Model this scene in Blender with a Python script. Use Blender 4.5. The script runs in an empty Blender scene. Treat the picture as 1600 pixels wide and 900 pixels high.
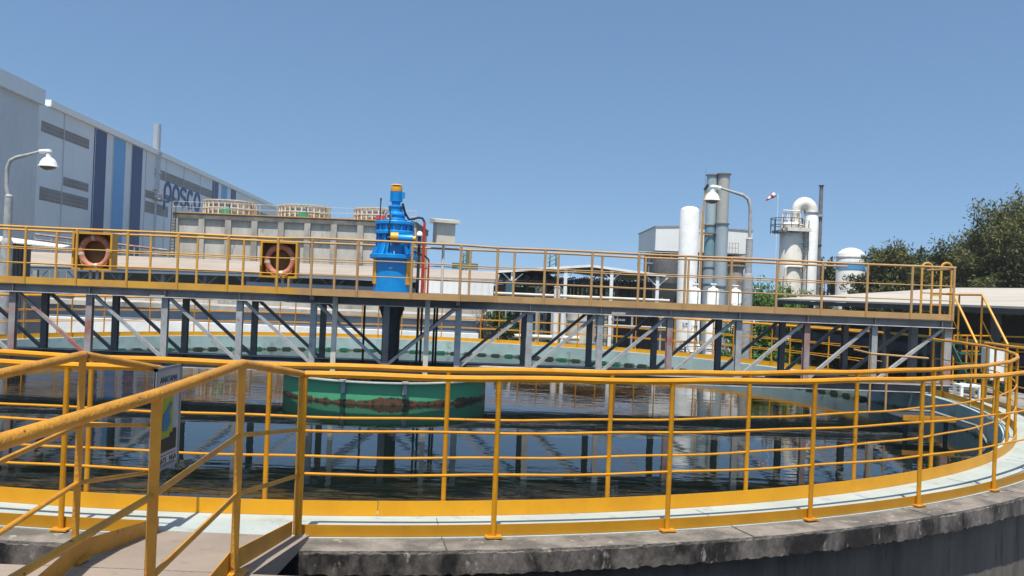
import bpy, math, random
from mathutils import Vector, Matrix
random.seed(7)
R = math.radians
sc = bpy.context.scene
col = sc.collection
# ------------------------------------------------------------------ camera
F = 1337.0; ROLL = .041; PIT = .0033
CX, CY = -2.33, 16.37; H = 1.638          # tank centre; the tank rim is z = 0, the ground z = -3
GZ = -3.0
cam = bpy.data.objects.new('camera', bpy.data.cameras.new('camera')); col.objects.link(cam)
cam.data.sensor_width = 36; cam.data.lens = 36 * F / 1600
cam.data.clip_start = .05; cam.data.clip_end = 6000
cr, sr = math.cos(ROLL), math.sin(ROLL); cp, sp = math.cos(PIT), math.sin(PIT)
def _w(a, f, b): return Vector((a, f * cp - b * sp, f * sp + b * cp))
cxv = _w(cr, 0, sr); cyv = _w(-sr, 0, cr); czv = -_w(0, 1, 0)
M = Matrix((cxv, cyv, czv)).transposed().to_4x4(); M.translation = (0, 0, H)
cam.matrix_world = M
sc.camera = cam
# ------------------------------------------------------------------ light
LD = Vector((.03, .37, -1)).normalized()
elev = math.asin(-LD.z); az = math.atan2(-LD.x, -LD.y)
w = bpy.data.worlds.new('World'); sc.world = w; w.use_nodes = True
nt = w.node_tree; bg = nt.nodes['Background']
sky = nt.nodes.new('ShaderNodeTexSky'); sky.sky_type = 'NISHITA'; sky.sun_disc = False
sky.sun_elevation = elev; sky.sun_rotation = az
sky.air_density = 1.0; sky.dust_density = .5; sky.ozone_density = 1.3; sky.altitude = 0
wtc = nt.nodes.new('ShaderNodeTexCoord'); wmp = nt.nodes.new('ShaderNodeMapping'); wmp.inputs['Location'].default_value = (0, 0, .22)
nt.links.new(wtc.outputs['Generated'], wmp.inputs[0]); nt.links.new(wmp.outputs[0], sky.inputs[0])
tint = nt.nodes.new('ShaderNodeMix'); tint.data_type = 'RGBA'; tint.blend_type = 'MULTIPLY'; tint.inputs[0].default_value = 1; tint.inputs[7].default_value = (.88, 1.0, .99, 1)
nt.links.new(sky.outputs[0], tint.inputs[6]); nt.links.new(tint.outputs[2], bg.inputs[0]); bg.inputs[1].default_value = .125
sun = bpy.data.objects.new('sun', bpy.data.lights.new('sun', 'SUN')); col.objects.link(sun)
sun.data.energy = 4.8; sun.data.angle = R(.5); sun.data.color = (1, .945, .85)
sun.rotation_euler = LD.to_track_quat('-Z', 'Y').to_euler()
sc.view_settings.view_transform = 'Standard'; sc.view_settings.look = 'None'
sc.view_settings.exposure = .45; sc.view_settings.gamma = 1
# ------------------------------------------------------------------ helpers
def at(px, py, D):
    x = px - 800; y = 450 - py
    a = x * cr - y * sr; b = x * sr + y * cr
    r = _w(a, F, b); r *= D / r.y
    return Vector((r.x, r.y, r.z + H))
def ax(px, D): return at(px, 455, D).x
def az_(px, py, D): return at(px, py, D).z
WM = {}
class MB:
    def __init__(s): s.v = []; s.f = []
    def add(s, vs, fs):
        n = len(s.v); s.v += [tuple(p) for p in vs]; s.f += [tuple(i + n for i in f) for f in fs]; return s
    def box(s, x0, x1, y0, y1, z0, z1, m=None):
        vs = [Vector((x, y, z)) for z in (z0, z1) for x, y in ((x0, y0), (x1, y0), (x1, y1), (x0, y1))]
        if m: vs = [m @ p for p in vs]
        return s.add(vs, [(3, 2, 1, 0), (4, 5, 6, 7), (0, 1, 5, 4), (1, 2, 6, 5), (2, 3, 7, 6), (3, 0, 4, 7)])
    def cbox(s, c, sx, sy, sz, rz=0):
        m = Matrix.Translation(c) @ Matrix.Rotation(rz, 4, 'Z')
        return s.box(-sx / 2, sx / 2, -sy / 2, sy / 2, -sz / 2, sz / 2, m)
    def bar(s, p, q, a, b):
        p = Vector(p); q = Vector(q); d = (q - p).normalized()
        up = Vector((0, 0, 1)) if abs(d.z) < .98 else Vector((0, 1, 0))
        x = d.cross(up).normalized(); y = x.cross(d).normalized()
        vs = [o + x * (i * a / 2) + y * (j * b / 2) for o in (p, q) for i, j in ((-1, -1), (1, -1), (1, 1), (-1, 1))]
        return s.add(vs, [(0, 1, 2, 3), (7, 6, 5, 4), (0, 4, 5, 1), (1, 5, 6, 2), (2, 6, 7, 3), (3, 7, 4, 0)])
    def tube(s, pts, r, seg=8, closed=False, caps=True):
        pts = [Vector(p) for p in pts]; n = len(pts); rr = r if isinstance(r, (list, tuple)) else [r] * n
        vs = []; fs = []; prev = None
        for i, p in enumerate(pts):
            if closed: d = pts[(i + 1) % n] - pts[i - 1]
            else: d = pts[min(i + 1, n - 1)] - pts[max(i - 1, 0)]
            d.normalize()
            if prev is None:
                up = Vector((0, 0, 1)) if abs(d.z) < .9 else Vector((0, 1, 0))
                x = d.cross(up).normalized()
            else:
                x = (prev - d * prev.dot(d)).normalized()
            prev = x; y = d.cross(x)
            for k in range(seg):
                a = 2 * math.pi * k / seg
                vs.append(p + (x * math.cos(a) + y * math.sin(a)) * rr[i])
        m = n if closed else n - 1
        for i in range(m):
            j = (i + 1) % n
            for k in range(seg):
                l = (k + 1) % seg
                fs.append((i * seg + k, i * seg + l, j * seg + l, j * seg + k))
        if caps and not closed:
            fs.append(tuple(range(seg - 1, -1, -1))); fs.append(tuple((n - 1) * seg + k for k in range(seg)))
        return s.add(vs, fs)
    def rev(s, prof, c=(0, 0, 0), seg=24, a0=0, a1=360, axis=None):
        full = abs(a1 - a0) >= 359.9; n = seg if full else seg + 1
        vs = []; fs = []
        for r, z in prof:
            for k in range(n):
                a = R(a0 + (a1 - a0) * k / seg)
                p = Vector((r * math.cos(a), r * math.sin(a), z))
                if axis: p = axis @ p
                vs.append(p + Vector(c))
        for i in range(len(prof) - 1):
            for k in range(seg):
                l = (k + 1) % n
                fs.append((i * n + k, i * n + l, (i + 1) * n + l, (i + 1) * n + k))
        if full:
            if prof[0][0] > 1e-6: fs.append(tuple(range(n - 1, -1, -1)))
            if prof[-1][0] > 1e-6: fs.append(tuple((len(prof) - 1) * n + k for k in range(n)))
        return s.add(vs, fs)
    def ringbox(s, r0, r1, z0, z1, c=(CX, CY), a0=0, a1=360, step=1.0):
        seg = max(2, int(abs(a1 - a0) / step)); full = abs(a1 - a0) >= 359.9; n = seg if full else seg + 1
        vs = []; fs = []
        for k in range(n):
            a = R(a0 + (a1 - a0) * k / seg)
            for r, z in ((r0, z0), (r1, z0), (r1, z1), (r0, z1)):
                vs.append((c[0] + r * math.cos(a), c[1] + r * math.sin(a), z))
        for k in range(seg):
            l = (k + 1) % n
            for j in range(4):
                m = (j + 1) % 4
                fs.append((k * 4 + j, l * 4 + j, l * 4 + m, k * 4 + m))
        if not full: fs += [(0, 1, 2, 3), tuple((n - 1) * 4 + j for j in (3, 2, 1, 0))]
        return s.add(vs, fs)
    def prism(s, poly, vec):
        poly = [Vector(p) for p in poly]; vec = Vector(vec); n = len(poly)
        vs = poly + [p + vec for p in poly]
        fs = [tuple(range(n - 1, -1, -1)), tuple(range(n, 2 * n))] + [(i, (i + 1) % n, n + (i + 1) % n, n + i) for i in range(n)]
        return s.add(vs, fs)
    def mesh(s, name, mt, ang=35):
        me = bpy.data.meshes.new(name); me.from_pydata(s.v, [], s.f); me.materials.append(mt)
        me.update()
        import bmesh
        bm = bmesh.new(); bm.from_mesh(me); bmesh.ops.recalc_face_normals(bm, faces=bm.faces); bm.to_mesh(me); bm.free()
        if ang:
            me.shade_smooth(); me.set_sharp_from_angle(angle=R(ang))
        return me
    def build(s, name, mt, parent=None, local=False, ang=35, org=None):
        if not local:
            if parent is not None: inv = WM[parent.name].inverted()
            else:
                if org is None:
                    xs, ys, zs = zip(*s.v); org = ((min(xs) + max(xs)) / 2, (min(ys) + max(ys)) / 2, min(zs))
                inv = Matrix.Translation(org).inverted()
            s.v = [tuple(inv @ Vector(p)) for p in s.v]
        o = bpy.data.objects.new(name, s.mesh(name, mt, ang)); col.objects.link(o)
        if parent is not None: o.parent = parent; WM[o.name] = WM[parent.name]
        else:
            o.location = org or (0, 0, 0); WM[o.name] = Matrix.Translation(o.location)
        return o
def tag(o, label=None, cat=None, group=None, kind=None):
    if label: o['label'] = label
    if cat: o['category'] = cat
    if group: o['group'] = group
    if kind: o['kind'] = kind
    return o
def thing(name, label, cat, loc, rz=0, group=None):
    o = bpy.data.objects.new(name, None); col.objects.link(o); o.empty_display_size = .2
    o.location = loc; o.rotation_euler = (0, 0, rz)
    WM[o.name] = Matrix.Translation(loc) @ Matrix.Rotation(rz, 4, 'Z')
    return tag(o, label, cat, group)
def inst(name, me, parent, loc, rz=0):
    o = bpy.data.objects.new(name, me); col.objects.link(o); o.location = loc; o.rotation_euler = (0, 0, rz)
    if parent is not None: o.parent = parent; WM[o.name] = WM[parent.name] @ Matrix.Translation(loc) @ Matrix.Rotation(rz, 4, 'Z')
    else: WM[o.name] = Matrix.Translation(loc) @ Matrix.Rotation(rz, 4, 'Z')
    return o
# ------------------------------------------------------------------ materials
def mat(name, c, c2=None, rough=.6, scale=3.0, contrast=(.4, .65), bump=0, bscale=None, metal=0, stretch=(1, 1, 1), c3=None, s3=None, k3=(.6, .72), spec=.5, wave=None):
    """base colour, a second colour mixed in by noise, a third in sparser patches (rust, dirt)"""
    m = bpy.data.materials.new(name); m.use_nodes = True; t = m.node_tree; N = t.nodes; L = t.links
    b = N['Principled BSDF']; b.inputs['Roughness'].default_value = rough; b.inputs['Metallic'].default_value = metal
    b.inputs['Specular IOR Level'].default_value = spec
    b.inputs['Base Color'].default_value = (*c, 1)
    tc = N.new('ShaderNodeTexCoord'); oi = N.new('ShaderNodeObjectInfo')
    mul = N.new('ShaderNodeMath'); mul.operation = 'MULTIPLY'; mul.inputs[1].default_value = 37.0; L.new(oi.outputs['Random'], mul.inputs[0])
    ad = N.new('ShaderNodeVectorMath'); ad.operation = 'ADD'; L.new(tc.outputs['Object'], ad.inputs[0]); L.new(mul.outputs[0], ad.inputs[1])
    mp = N.new('ShaderNodeMapping'); mp.inputs['Scale'].default_value = stretch; L.new(ad.outputs[0], mp.inputs[0])
    cur = None
    def layer(cola, colb, sc_, k):
        n = N.new('ShaderNodeTexNoise'); n.inputs['Scale'].default_value = sc_; n.inputs['Detail'].default_value = 7; n.inputs['Roughness'].default_value = .62
        L.new(mp.outputs[0], n.inputs[0])
        rp = N.new('ShaderNodeMapRange'); rp.inputs[1].default_value = k[0]; rp.inputs[2].default_value = k[1]; L.new(n.outputs[0], rp.inputs[0])
        mx = N.new('ShaderNodeMix'); mx.data_type = 'RGBA'; L.new(rp.outputs[0], mx.inputs[0])
        if isinstance(cola, tuple): mx.inputs[6].default_value = (*cola, 1)
        else: L.new(cola, mx.inputs[6])
        mx.inputs[7].default_value = (*colb, 1)
        return mx.outputs[2]
    if c2: cur = layer(c, c2, scale, contrast)
    if c3: cur = layer(cur if cur else c, c3, s3 or scale * 2.3, k3)
    if cur: L.new(cur, b.inputs['Base Color'])
    h = None
    if bump:
        n = N.new('ShaderNodeTexNoise'); n.inputs['Scale'].default_value = bscale or scale * 6; n.inputs['Detail'].default_value = 5
        L.new(mp.outputs[0], n.inputs[0]); h = n.outputs[0]
        bp = N.new('ShaderNodeBump'); bp.inputs['Strength'].default_value = bump; bp.inputs['Distance'].default_value = .02
        L.new(h, bp.inputs['Height']); L.new(bp.outputs[0], b.inputs['Normal'])
    if wave:   # (axis, period, depth) corrugated sheet
        ax_, per, dep = wave
        wv = N.new('ShaderNodeTexWave'); wv.bands_direction = ax_; wv.inputs['Scale'].default_value = .314 / per
        L.new(tc.outputs['Object'], wv.inputs[0])
        bp2 = N.new('ShaderNodeBump'); bp2.inputs['Distance'].default_value = dep; bp2.inputs['Strength'].default_value = 1
        L.new(wv.outputs['Fac'], bp2.inputs['Height']); L.new(bp2.outputs[0], b.inputs['Normal'])
    return m
YEL = mat('yellow_paint', (.62, .270, .002), (.53, .215, .002), .42, 5, c3=(.20, .085, .02), s3=14, k3=(.665, .70), bump=.12)
YELT2 = mat('dull_yellow_toe_paint', (.46, .215, .004), (.40, .18, .004), .5, 2.5, c3=(.26, .14, .04), s3=6, k3=(.66, .8), bump=.1)
YELT = mat('yellow_toe_paint', (.70, .325, .001), (.61, .27, .001), .5, 2.5, c3=(.34, .17, .04), s3=7, k3=(.66, .76), bump=.1)
YELD = mat('dusty_yellow_paint', (.52, .238, .014), (.41, .175, .012), .55, 6, c3=(.10, .035, .012), s3=16, k3=(.655, .685), bump=.35, bscale=60)
YELB = mat('bridge_yellow_paint', (.60, .31, .035), (.50, .25, .045), .55, 3, c3=(.24, .14, .06), s3=7, k3=(.64, .78))
TAN = mat('faded_tan_paint', (.47, .275, .105), (.38, .22, .09), .6, 3, c3=(.24, .13, .06), s3=7, k3=(.64, .78))
GST = mat('grey_steel', (.175, .17, .165), (.12, .118, .115), .5, 4, c3=(.26, .12, .08), s3=5, k3=(.62, .75))
GSTE = mat('sunlit_flange_edge', (.62, .58, .56), (.36, .30, .28), .5, 3)  # lighter than the chord steel: sunlight on the flange edges put into the colour
GSTL = mat('pale_grey_steel', (.38, .38, .37), (.28, .28, .275), .5, 6, c3=(.13, .12, .12), s3=9, k3=(.62, .72))
RST = mat('red_primed_steel', (.32, .31, .30), (.30, .11, .085), .55, 1.8, (.40, .60), c3=(.3, .3, .3), s3=7, k3=(.6, .68))
CONC = mat('weathered_concrete', (.27, .25, .225), (.15, .14, .125), .9, 2.2, c3=(.045, .042, .038), s3=1.6, k3=(.5, .68), bump=.5, bscale=30, stretch=(1, 1, .6))
CURBM = mat('stained_curb_concrete', (.22, .19, .16), (.10, .088, .075), .9, 3.5, (.38, .58), c3=(.32, .28, .22), s3=12, k3=(.6, .68), bump=.8, bscale=26)
CURBF = mat('black_stained_curb_face', (.15, .13, .115), (.014, .012, .012), .95, 3.2, (.40, .55), c3=(.30, .27, .235), s3=11, k3=(.60, .68), bump=1, bscale=14, stretch=(1, 1, .5))
CONW = mat('tank_wall_concrete', (.165, .14, .12), (.10, .085, .075), .9, 1.4, c3=(.05, .044, .04), s3=3, k3=(.55, .75), bump=.4, bscale=20, stretch=(3, 3, .5))
RIMW = mat('whitewashed_rim', (.37, .405, .38), (.29, .33, .31), .75, 2.2, (.38, .7), c3=(.19, .185, .155), s3=6, k3=(.58, .78), bump=.2, bscale=30)
TWALL = mat('pale_green_tank_wall', (.40, .52, .50), (.28, .38, .36), .7, 1.2, c3=(.12, .15, .13), s3=2.6, k3=(.58, .74), stretch=(1, 1, .7), bump=.2)
FLOORC = mat('brown_screed', (.27, .215, .17), (.225, .18, .14), .85, 1.5, c3=(.15, .12, .10), s3=5, k3=(.58, .8), bump=.35, bscale=60)
GROUND = mat('ground_dirt', (.16, .14, .11), (.10, .095, .075), .95, .15, bump=.3, bscale=4, c3=(.07, .085, .035), s3=.3, k3=(.5, .6))
BLUEP = mat('blue_machine_paint', (.001, .25, .62), (.001, .20, .52), .34, 5, c3=(.01, .09, .22), s3=12, k3=(.64, .76), bump=.1)
ORNG = mat('orange_yellow_paint', (.80, .36, .01), (.68, .29, .01), .4, 5)
BLK = mat('black_rubber', (.012, .012, .013), (.02, .02, .02), .5, 6)
DKS = mat('dark_painted_steel', (.035, .042, .05), (.022, .026, .03), .5, 4)
REDP = mat('red_paint', (.52, .035, .02), (.42, .03, .02), .45, 5)
BLUEP_ = 0
GRN = mat('green_drum_paint', (.045, .30, .17), (.035, .23, .13), .5, 2)
WHT = mat('white_paint', (.80, .80, .77), (.70, .70, .67), .5, 3, c3=(.42, .38, .32), s3=4, k3=(.66, .82))
WHTB = mat('cream_paint', (.62, .57, .48), (.50, .45, .37), .6, 2.5, c3=(.30, .22, .15), s3=4, k3=(.62, .78))
STAIN = mat('galvanised_steel', (.46, .47, .48), (.34, .35, .37), .38, 5, metal=.55, c3=(.35, .27, .2), s3=4, k3=(.66, .8))
# ------------------------------------------------------------------ ground
b = MB(); b.box(-328, 328, -58, 328, GZ - .2, GZ); tag(b.build('ground', GROUND, org=(0, 0, GZ)), kind='structure')
# ------------------------------------------------------------------ the round tank
tank = thing('clarifier_tank', 'large round concrete settling tank with pale green inner wall and whitewashed rim', 'tank', (CX, CY, GZ))
MB().ringbox(10.28, 11.05, GZ, -.153).build('outer_wall', CONW, tank)
MB().ringbox(10.23, 10.28, -1.3, -.004).build('inner_lining', TWALL, tank)
MB().ringbox(10.28, 10.925, -.152, .0).build('rim_top', RIMW, tank)
cb = MB().ringbox(10.927, 11.17, -.15, -.004, step=.5)
for i, (x, y, z) in enumerate(cb.v):   # worn edge
    cb.v[i] = (x, y, z + random.uniform(-.006, .0))
cb.build('curb', CURBM, tank)
rj = random.Random(9)
JNT = mat('dark_joint', (.07, .065, .055), rough=.95)
for k in range(36):     # shrinkage joints across the rim and curb
    a = k * 10 + rj.uniform(-1.5, 1.5); q0 = Vector((math.cos(R(a)), math.sin(R(a)), 0)); q1 = Vector((math.cos(R(a + rj.uniform(-.4, .4))), math.sin(R(a + rj.uniform(-.4, .4))), 0)); cc_ = Vector((CX, CY, .0005))
    MB().bar(cc_ + q0 * 10.45, cc_ + q1 * 10.94, .005, .002).build('joint', JNT, tank, ang=0)
    MB().bar(cc_ + q0 * 10.955 + Vector((0, 0, -.004)), cc_ + q0 * 11.17 + Vector((0, 0, -.004)), .008, .002).build('joint', JNT, tank, ang=0)
cb = MB().ringbox(11.171, 11.185, -.152, -.024, step=.15)
for i, (x, y, z) in enumerate(cb.v):
    dz_ = random.uniform(-.012, .008) if z < -.1 else random.uniform(-.006, .006); cb.v[i] = (x, y, z + dz_)
cb.build('curb_face', CURBF, tank)
MB().rev([(10.3, -1.35), (10.3, -1.3)], (CX, CY, 0), 64).build('tank_floor', DKS, tank)
t = TWALL.node_tree; N = t.nodes; L = t.links; pb_ = N['Principled BSDF']; src = pb_.inputs['Base Color'].links[0].from_socket
tcw = N.new('ShaderNodeTexCoord'); sxw = N.new('ShaderNodeSeparateXYZ'); L.new(tcw.outputs['Object'], sxw.inputs[0])
nw = N.new('ShaderNodeTexNoise'); nw.inputs['Scale'].default_value = 3; nw.inputs['Detail'].default_value = 9; nw.inputs['Roughness'].default_value = .8; L.new(tcw.outputs['Object'], nw.inputs[0])
mw = N.new('ShaderNodeMath'); mw.operation = 'MULTIPLY_ADD'; mw.inputs[1].default_value = -.35; L.new(nw.outputs[0], mw.inputs[0]); L.new(sxw.outputs[2], mw.inputs[2])
rw = N.new('ShaderNodeMapRange'); rw.inputs[1].default_value = 2.49; rw.inputs[2].default_value = 2.44; L.new(mw.outputs[0], rw.inputs[0])
xw_ = N.new('ShaderNodeMix'); xw_.data_type = 'RGBA'; L.new(rw.outputs[0], xw_.inputs[0]); L.new(src, xw_.inputs[6]); xw_.inputs[7].default_value = (.07, .10, .07, 1); L.new(xw_.outputs[2], pb_.inputs['Base Color'])
# floating scum blocks on the wall, one for every weir notch
blk = MB(); prof = [(-.165, 0), (-.10, .085), (.10, .085), (.165, 0), (.12, -.09), (-.12, -.09)]
blk.prism([(0, x, z) for x, z in prof], (-.12, 0, 0))
bmG = mat('green_block_paint', (.02, .16, .08), (.012, .07, .045), .6, 7)
bmD = mat('mossy_block_paint', (.018, .035, .022), (.035, .05, .03), .8, 8)
mG = blk.mesh('weir_block', bmG); mD = blk.mesh('weir_block', bmD)
k = 0
for i in range(70):
    a = 12 + i * 2.4
    gr = random.random() < .38
    o = inst('weir_block', mG if gr else mD, None, (CX + 10.225 * math.cos(R(a)), CY + 10.225 * math.sin(R(a)), -.40), R(a))
    o.scale = (1, random.uniform(.9, 1.08), random.uniform(.85, 1.1))
    tag(o, 'small bright green block at the waterline on the far tank wall' if gr else 'small moss-darkened block at the waterline on the far tank wall',
        'block', 'bright green blocks along the waterline' if gr else 'moss-darkened blocks along the waterline')
# water
m = bpy.data.materials.new('dark_water'); m.use_nodes = True; t = m.node_tree; N = t.nodes; L = t.links
p = N['Principled BSDF']; p.inputs['Base Color'].default_value = (.003, .006, .005, 1); p.inputs['Roughness'].default_value = .015; p.inputs['IOR'].default_value = 1.36
tc = N.new('ShaderNodeTexCoord'); mp = N.new('ShaderNodeMapping'); mp.inputs['Scale'].default_value = (.5, 1.5, 1); L.new(tc.outputs['Object'], mp.inputs[0])
n1 = N.new('ShaderNodeTexNoise'); n1.inputs['Scale'].default_value = 4.5; n1.inputs['Detail'].default_value = 3; L.new(mp.outputs[0], n1.inputs[0])
n2 = N.new('ShaderNodeTexNoise'); n2.inputs['Scale'].default_value = 1.3; n2.inputs['Detail'].default_value = 2; L.new(mp.outputs[0], n2.inputs[0])
mm = N.new('ShaderNodeMath'); mm.operation = 'MULTIPLY_ADD'; mm.inputs[1].default_value = 2.5; L.new(n2.outputs[0], mm.inputs[0]); L.new(n1.outputs[0], mm.inputs[2])
bp = N.new('ShaderNodeBump'); bp.inputs['Strength'].default_value = .048; bp.inputs['Distance'].default_value = .03; L.new(mm.outputs[0], bp.inputs['Height']); L.new(bp.outputs[0], p.inputs['Normal'])
b = MB(); b.rev([(10.25, -.03), (10.25, 0)], (CX, CY, -.385), 96)
sxy = N.new('ShaderNodeSeparateXYZ'); L.new(tc.outputs['Object'], sxy.inputs[0])
mr = N.new('ShaderNodeMapRange'); mr.inputs[1].default_value = -5.5; mr.inputs[2].default_value = -9.5; L.new(sxy.outputs[1], mr.inputs[0])
n4 = N.new('ShaderNodeTexNoise'); n4.inputs['Scale'].default_value = 2.2; n4.inputs['Detail'].default_value = 9; n4.inputs['Roughness'].default_value = .75; L.new(mp.outputs[0], n4.inputs[0])
mr2 = N.new('ShaderNodeMapRange'); mr2.inputs[1].default_value = .50; mr2.inputs[2].default_value = .72; L.new(n4.outputs[0], mr2.inputs[0])
mk = N.new('ShaderNodeMath'); mk.operation = 'MULTIPLY'; L.new(mr.outputs[0], mk.inputs[0]); L.new(mr2.outputs[0], mk.inputs[1])
cmx = N.new('ShaderNodeMix'); cmx.data_type = 'RGBA'; L.new(mk.outputs[0], cmx.inputs[0]); cmx.inputs[6].default_value = (.003, .006, .005, 1); cmx.inputs[7].default_value = (.075, .062, .03, 1); L.new(cmx.outputs[2], p.inputs['Base Color'])
rmx = N.new('ShaderNodeMath'); rmx.operation = 'MULTIPLY_ADD'; rmx.inputs[1].default_value = .3; rmx.inputs[2].default_value = .015; L.new(mk.outputs[0], rmx.inputs[0]); L.new(rmx.outputs[0], p.inputs['Roughness'])
tag(b.build('water', m, org=(CX, CY, -.385), ang=0), kind='structure')
# green central drum
drum = thing('centre_drum', 'green painted steel drum with rusty waterline standing in the middle of the water', 'drum', (CX, CY, -1.29))
gm = bpy.data.materials.new('green_rusty'); gm.use_nodes = True; t = gm.node_tree; N = t.nodes; L = t.links; p = N['Principled BSDF']; p.inputs['Roughness'].default_value = .5
tc = N.new('ShaderNodeTexCoord'); sx = N.new('ShaderNodeSeparateXYZ'); L.new(tc.outputs['Object'], sx.inputs[0])
mpp = N.new('ShaderNodeMapping'); mpp.inputs['Scale'].default_value = (1, 1, .6); L.new(tc.outputs['Object'], mpp.inputs[0])
n = N.new('ShaderNodeTexNoise'); n.inputs['Scale'].default_value = 1.5; n.inputs['Detail'].default_value = 12; n.inputs['Roughness'].default_value = .74; L.new(mpp.outputs[0], n.inputs[0])
ma = N.new('ShaderNodeMath'); ma.operation = 'MULTIPLY_ADD'; ma.inputs[1].default_value = -.50; L.new(n.outputs[0], ma.inputs[0]); L.new(sx.outputs[2], ma.inputs[2])
rp = N.new('ShaderNodeMapRange'); rp.inputs[1].default_value = .735; rp.inputs[2].default_value = .715; L.new(ma.outputs[0], rp.inputs[0])
mx = N.new('ShaderNodeMix'); mx.data_type = 'RGBA'; L.new(rp.outputs[0], mx.inputs[0]); mx.inputs[6].default_value = (.075, .34, .17, 1)
n3 = N.new('ShaderNodeTexNoise'); n3.inputs['Scale'].default_value = 14; n3.inputs['Detail'].default_value = 6; L.new(tc.outputs['Object'], n3.inputs[0])
cm = N.new('ShaderNodeValToRGB'); e = cm.color_ramp.elements; e[0].position = .38; e[0].color = (.03, .018, .012, 1); e[1].position = .62; e[1].color = (.15, .05, .02, 1); x_ = cm.color_ramp.elements.new(.52); x_.color = (.075, .055, .03, 1)
L.new(n3.outputs[0], cm.inputs[0]); L.new(cm.outputs[0], mx.inputs[7]); L.new(mx.outputs[2], p.inputs['Base Color'])
bpn = N.new('ShaderNodeBump'); bpn.inputs['Strength'].default_value = .4; L.new(n3.outputs[0], bpn.inputs['Height']); L.new(bpn.outputs[0], p.inputs['Normal'])
MB().rev([(1.9, -1.29), (1.9, -.02), (1.86, -.02), (1.86, -1.29)], (CX, CY, 0), 72).build('shell', gm, drum)
MB().ringbox(1.84, 1.975, -.018, .0).build('lip', RIMW, drum)
for a in (-103.5, -72.5):
    q = Vector((math.cos(R(a)), math.sin(R(a)), 0)); c = Vector((CX, CY, 0))
    f = MB(); f.cbox(c + q * 1.99 + Vector((0, 0, .01)), .14, .10, .03, R(a)); f.cbox(c + q * 1.93 + Vector((0, 0, -.10)), .05, .07, .20, R(a)); f.build('bracket', GSTL, drum)
# inner scum-trough platform at the right
tp = thing('scum_trough', 'small trough with yellow edge inside the tank, at right beneath the bridge end', 'trough', (6.6, 13.9, -1.2))
MB().box(6.25, 7.15, 13.55, 14.3, -.14, -.11).build('trough_plate', DKS, tp)
MB().box(6.25, 7.1, 13.5, 13.53, -.15, -.07).build('edge_plate', YELD, tp)
for x in (6.35, 7.0): MB().tube([(x, 13.65, -1.29), (x, 13.65, -.14)], .035).build('support', DKS, tp)
for x, y in ((6.0, 14.2), (6.27, 14.2)): MB().tube([(x, y, -.11), (x, y, .82)], .018).build('post', TAN, tp)
MB().tube([(6.0, 14.9, .86), (6.0, 14.2, .84), (6.95, 14.2, .80)], .018).build('top_rail', TAN, tp)
MB().tube([(6.5, 14.2, -.07), (6.9, 13.9, -.04), (7.25, 13.2, -.15), (7.3, 12.8, -.5)], .02).build('hose', CONC, tp)
# ------------------------------------------------------------------ ring railings
def rail_ring(name, label, Rr, posts, arcs, toe, zt=1.05, mids=(.69, .41), flange=True, tm=None):
    th = thing(name, label, 'railing', (CX, CY, 0))
    pm = MB().tube([(0, 0, .0), (0, 0, .004), (0, 0, .012), (0, 0, zt - .03), (0, 0, zt - .018)], [.024, .024, .0178, .0178, .021], 10).mesh('post', YEL)
    fm = MB().box(-.035, .04, -.055, .055, .001, .011).mesh('base_plate', YELD)
    for a in posts:
        o = inst('post', pm, th, (Rr * math.cos(R(a)), Rr * math.sin(R(a)), 0), R(a))
        if flange: inst('base_plate', fm, o, (0, 0, 0))
    for a0, a1 in arcs:
        st = int(abs(a1 - a0) / 1.2) + 2
        P = [a0 + (a1 - a0) * i / (st - 1) for i in range(st)]
        for nm, z, r in [('top_rail', zt, .022)] + [('mid_rail', z, .0092) for z in mids]:
            sag = [z + .004 * math.sin(a * .9 + z * 7) for a in P]
            MB().tube([(Rr * math.cos(R(a)), Rr * math.sin(R(a)), s_) for a, s_ in zip(P, sag)], r, 8).build(nm, YEL, th, local=True)
        n_ = max(1, round(abs(a1 - a0) / 19.8))
        for i in range(n_):
            s0, s1 = a0 + (a1 - a0) * i / n_, a0 + (a1 - a0) * (i + 1) / n_; dd_ = .012 if s1 > s0 else -.012
            jt = random.uniform(-.003, .003)
            MB().ringbox(Rr + toe[0] + jt, Rr + toe[0] + .006 + jt, toe[1], toe[2] + random.uniform(-.002, .003), (0, 0), s0 + dd_, s1 - dd_, 1.0).build('toe_board', tm or YELT, th, local=True)
    return th
inpo = [-86.4 - 6.95 * i for i in range(-13, 36)]
inpo = [a for a in inpo if a < -0.5 and a > -346] + [-.8]
rail_ring('inner_ring_railing', 'yellow tubular railing round the inner edge of the tank rim, next to the water', 10.36, inpo, [(-.8, -346)], (.024, .002, .108), flange=False)
outpo = [-84.6 + 6.6 * i for i in range(0, 13)]
outpo2 = [-89.4, -92.5] + [-92.5 - 6.6 * i for i in range(1, 38)]
outpo2 = [a for a in outpo2 if a > -346]
rail_ring('outer_ring_railing', 'yellow tubular railing on flanged posts round the outer edge of the tank rim', 10.93, outpo + outpo2, [(-84.6, -5), (-89.4, -346)], (-.03, .003, .078), tm=YELT2)
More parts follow.
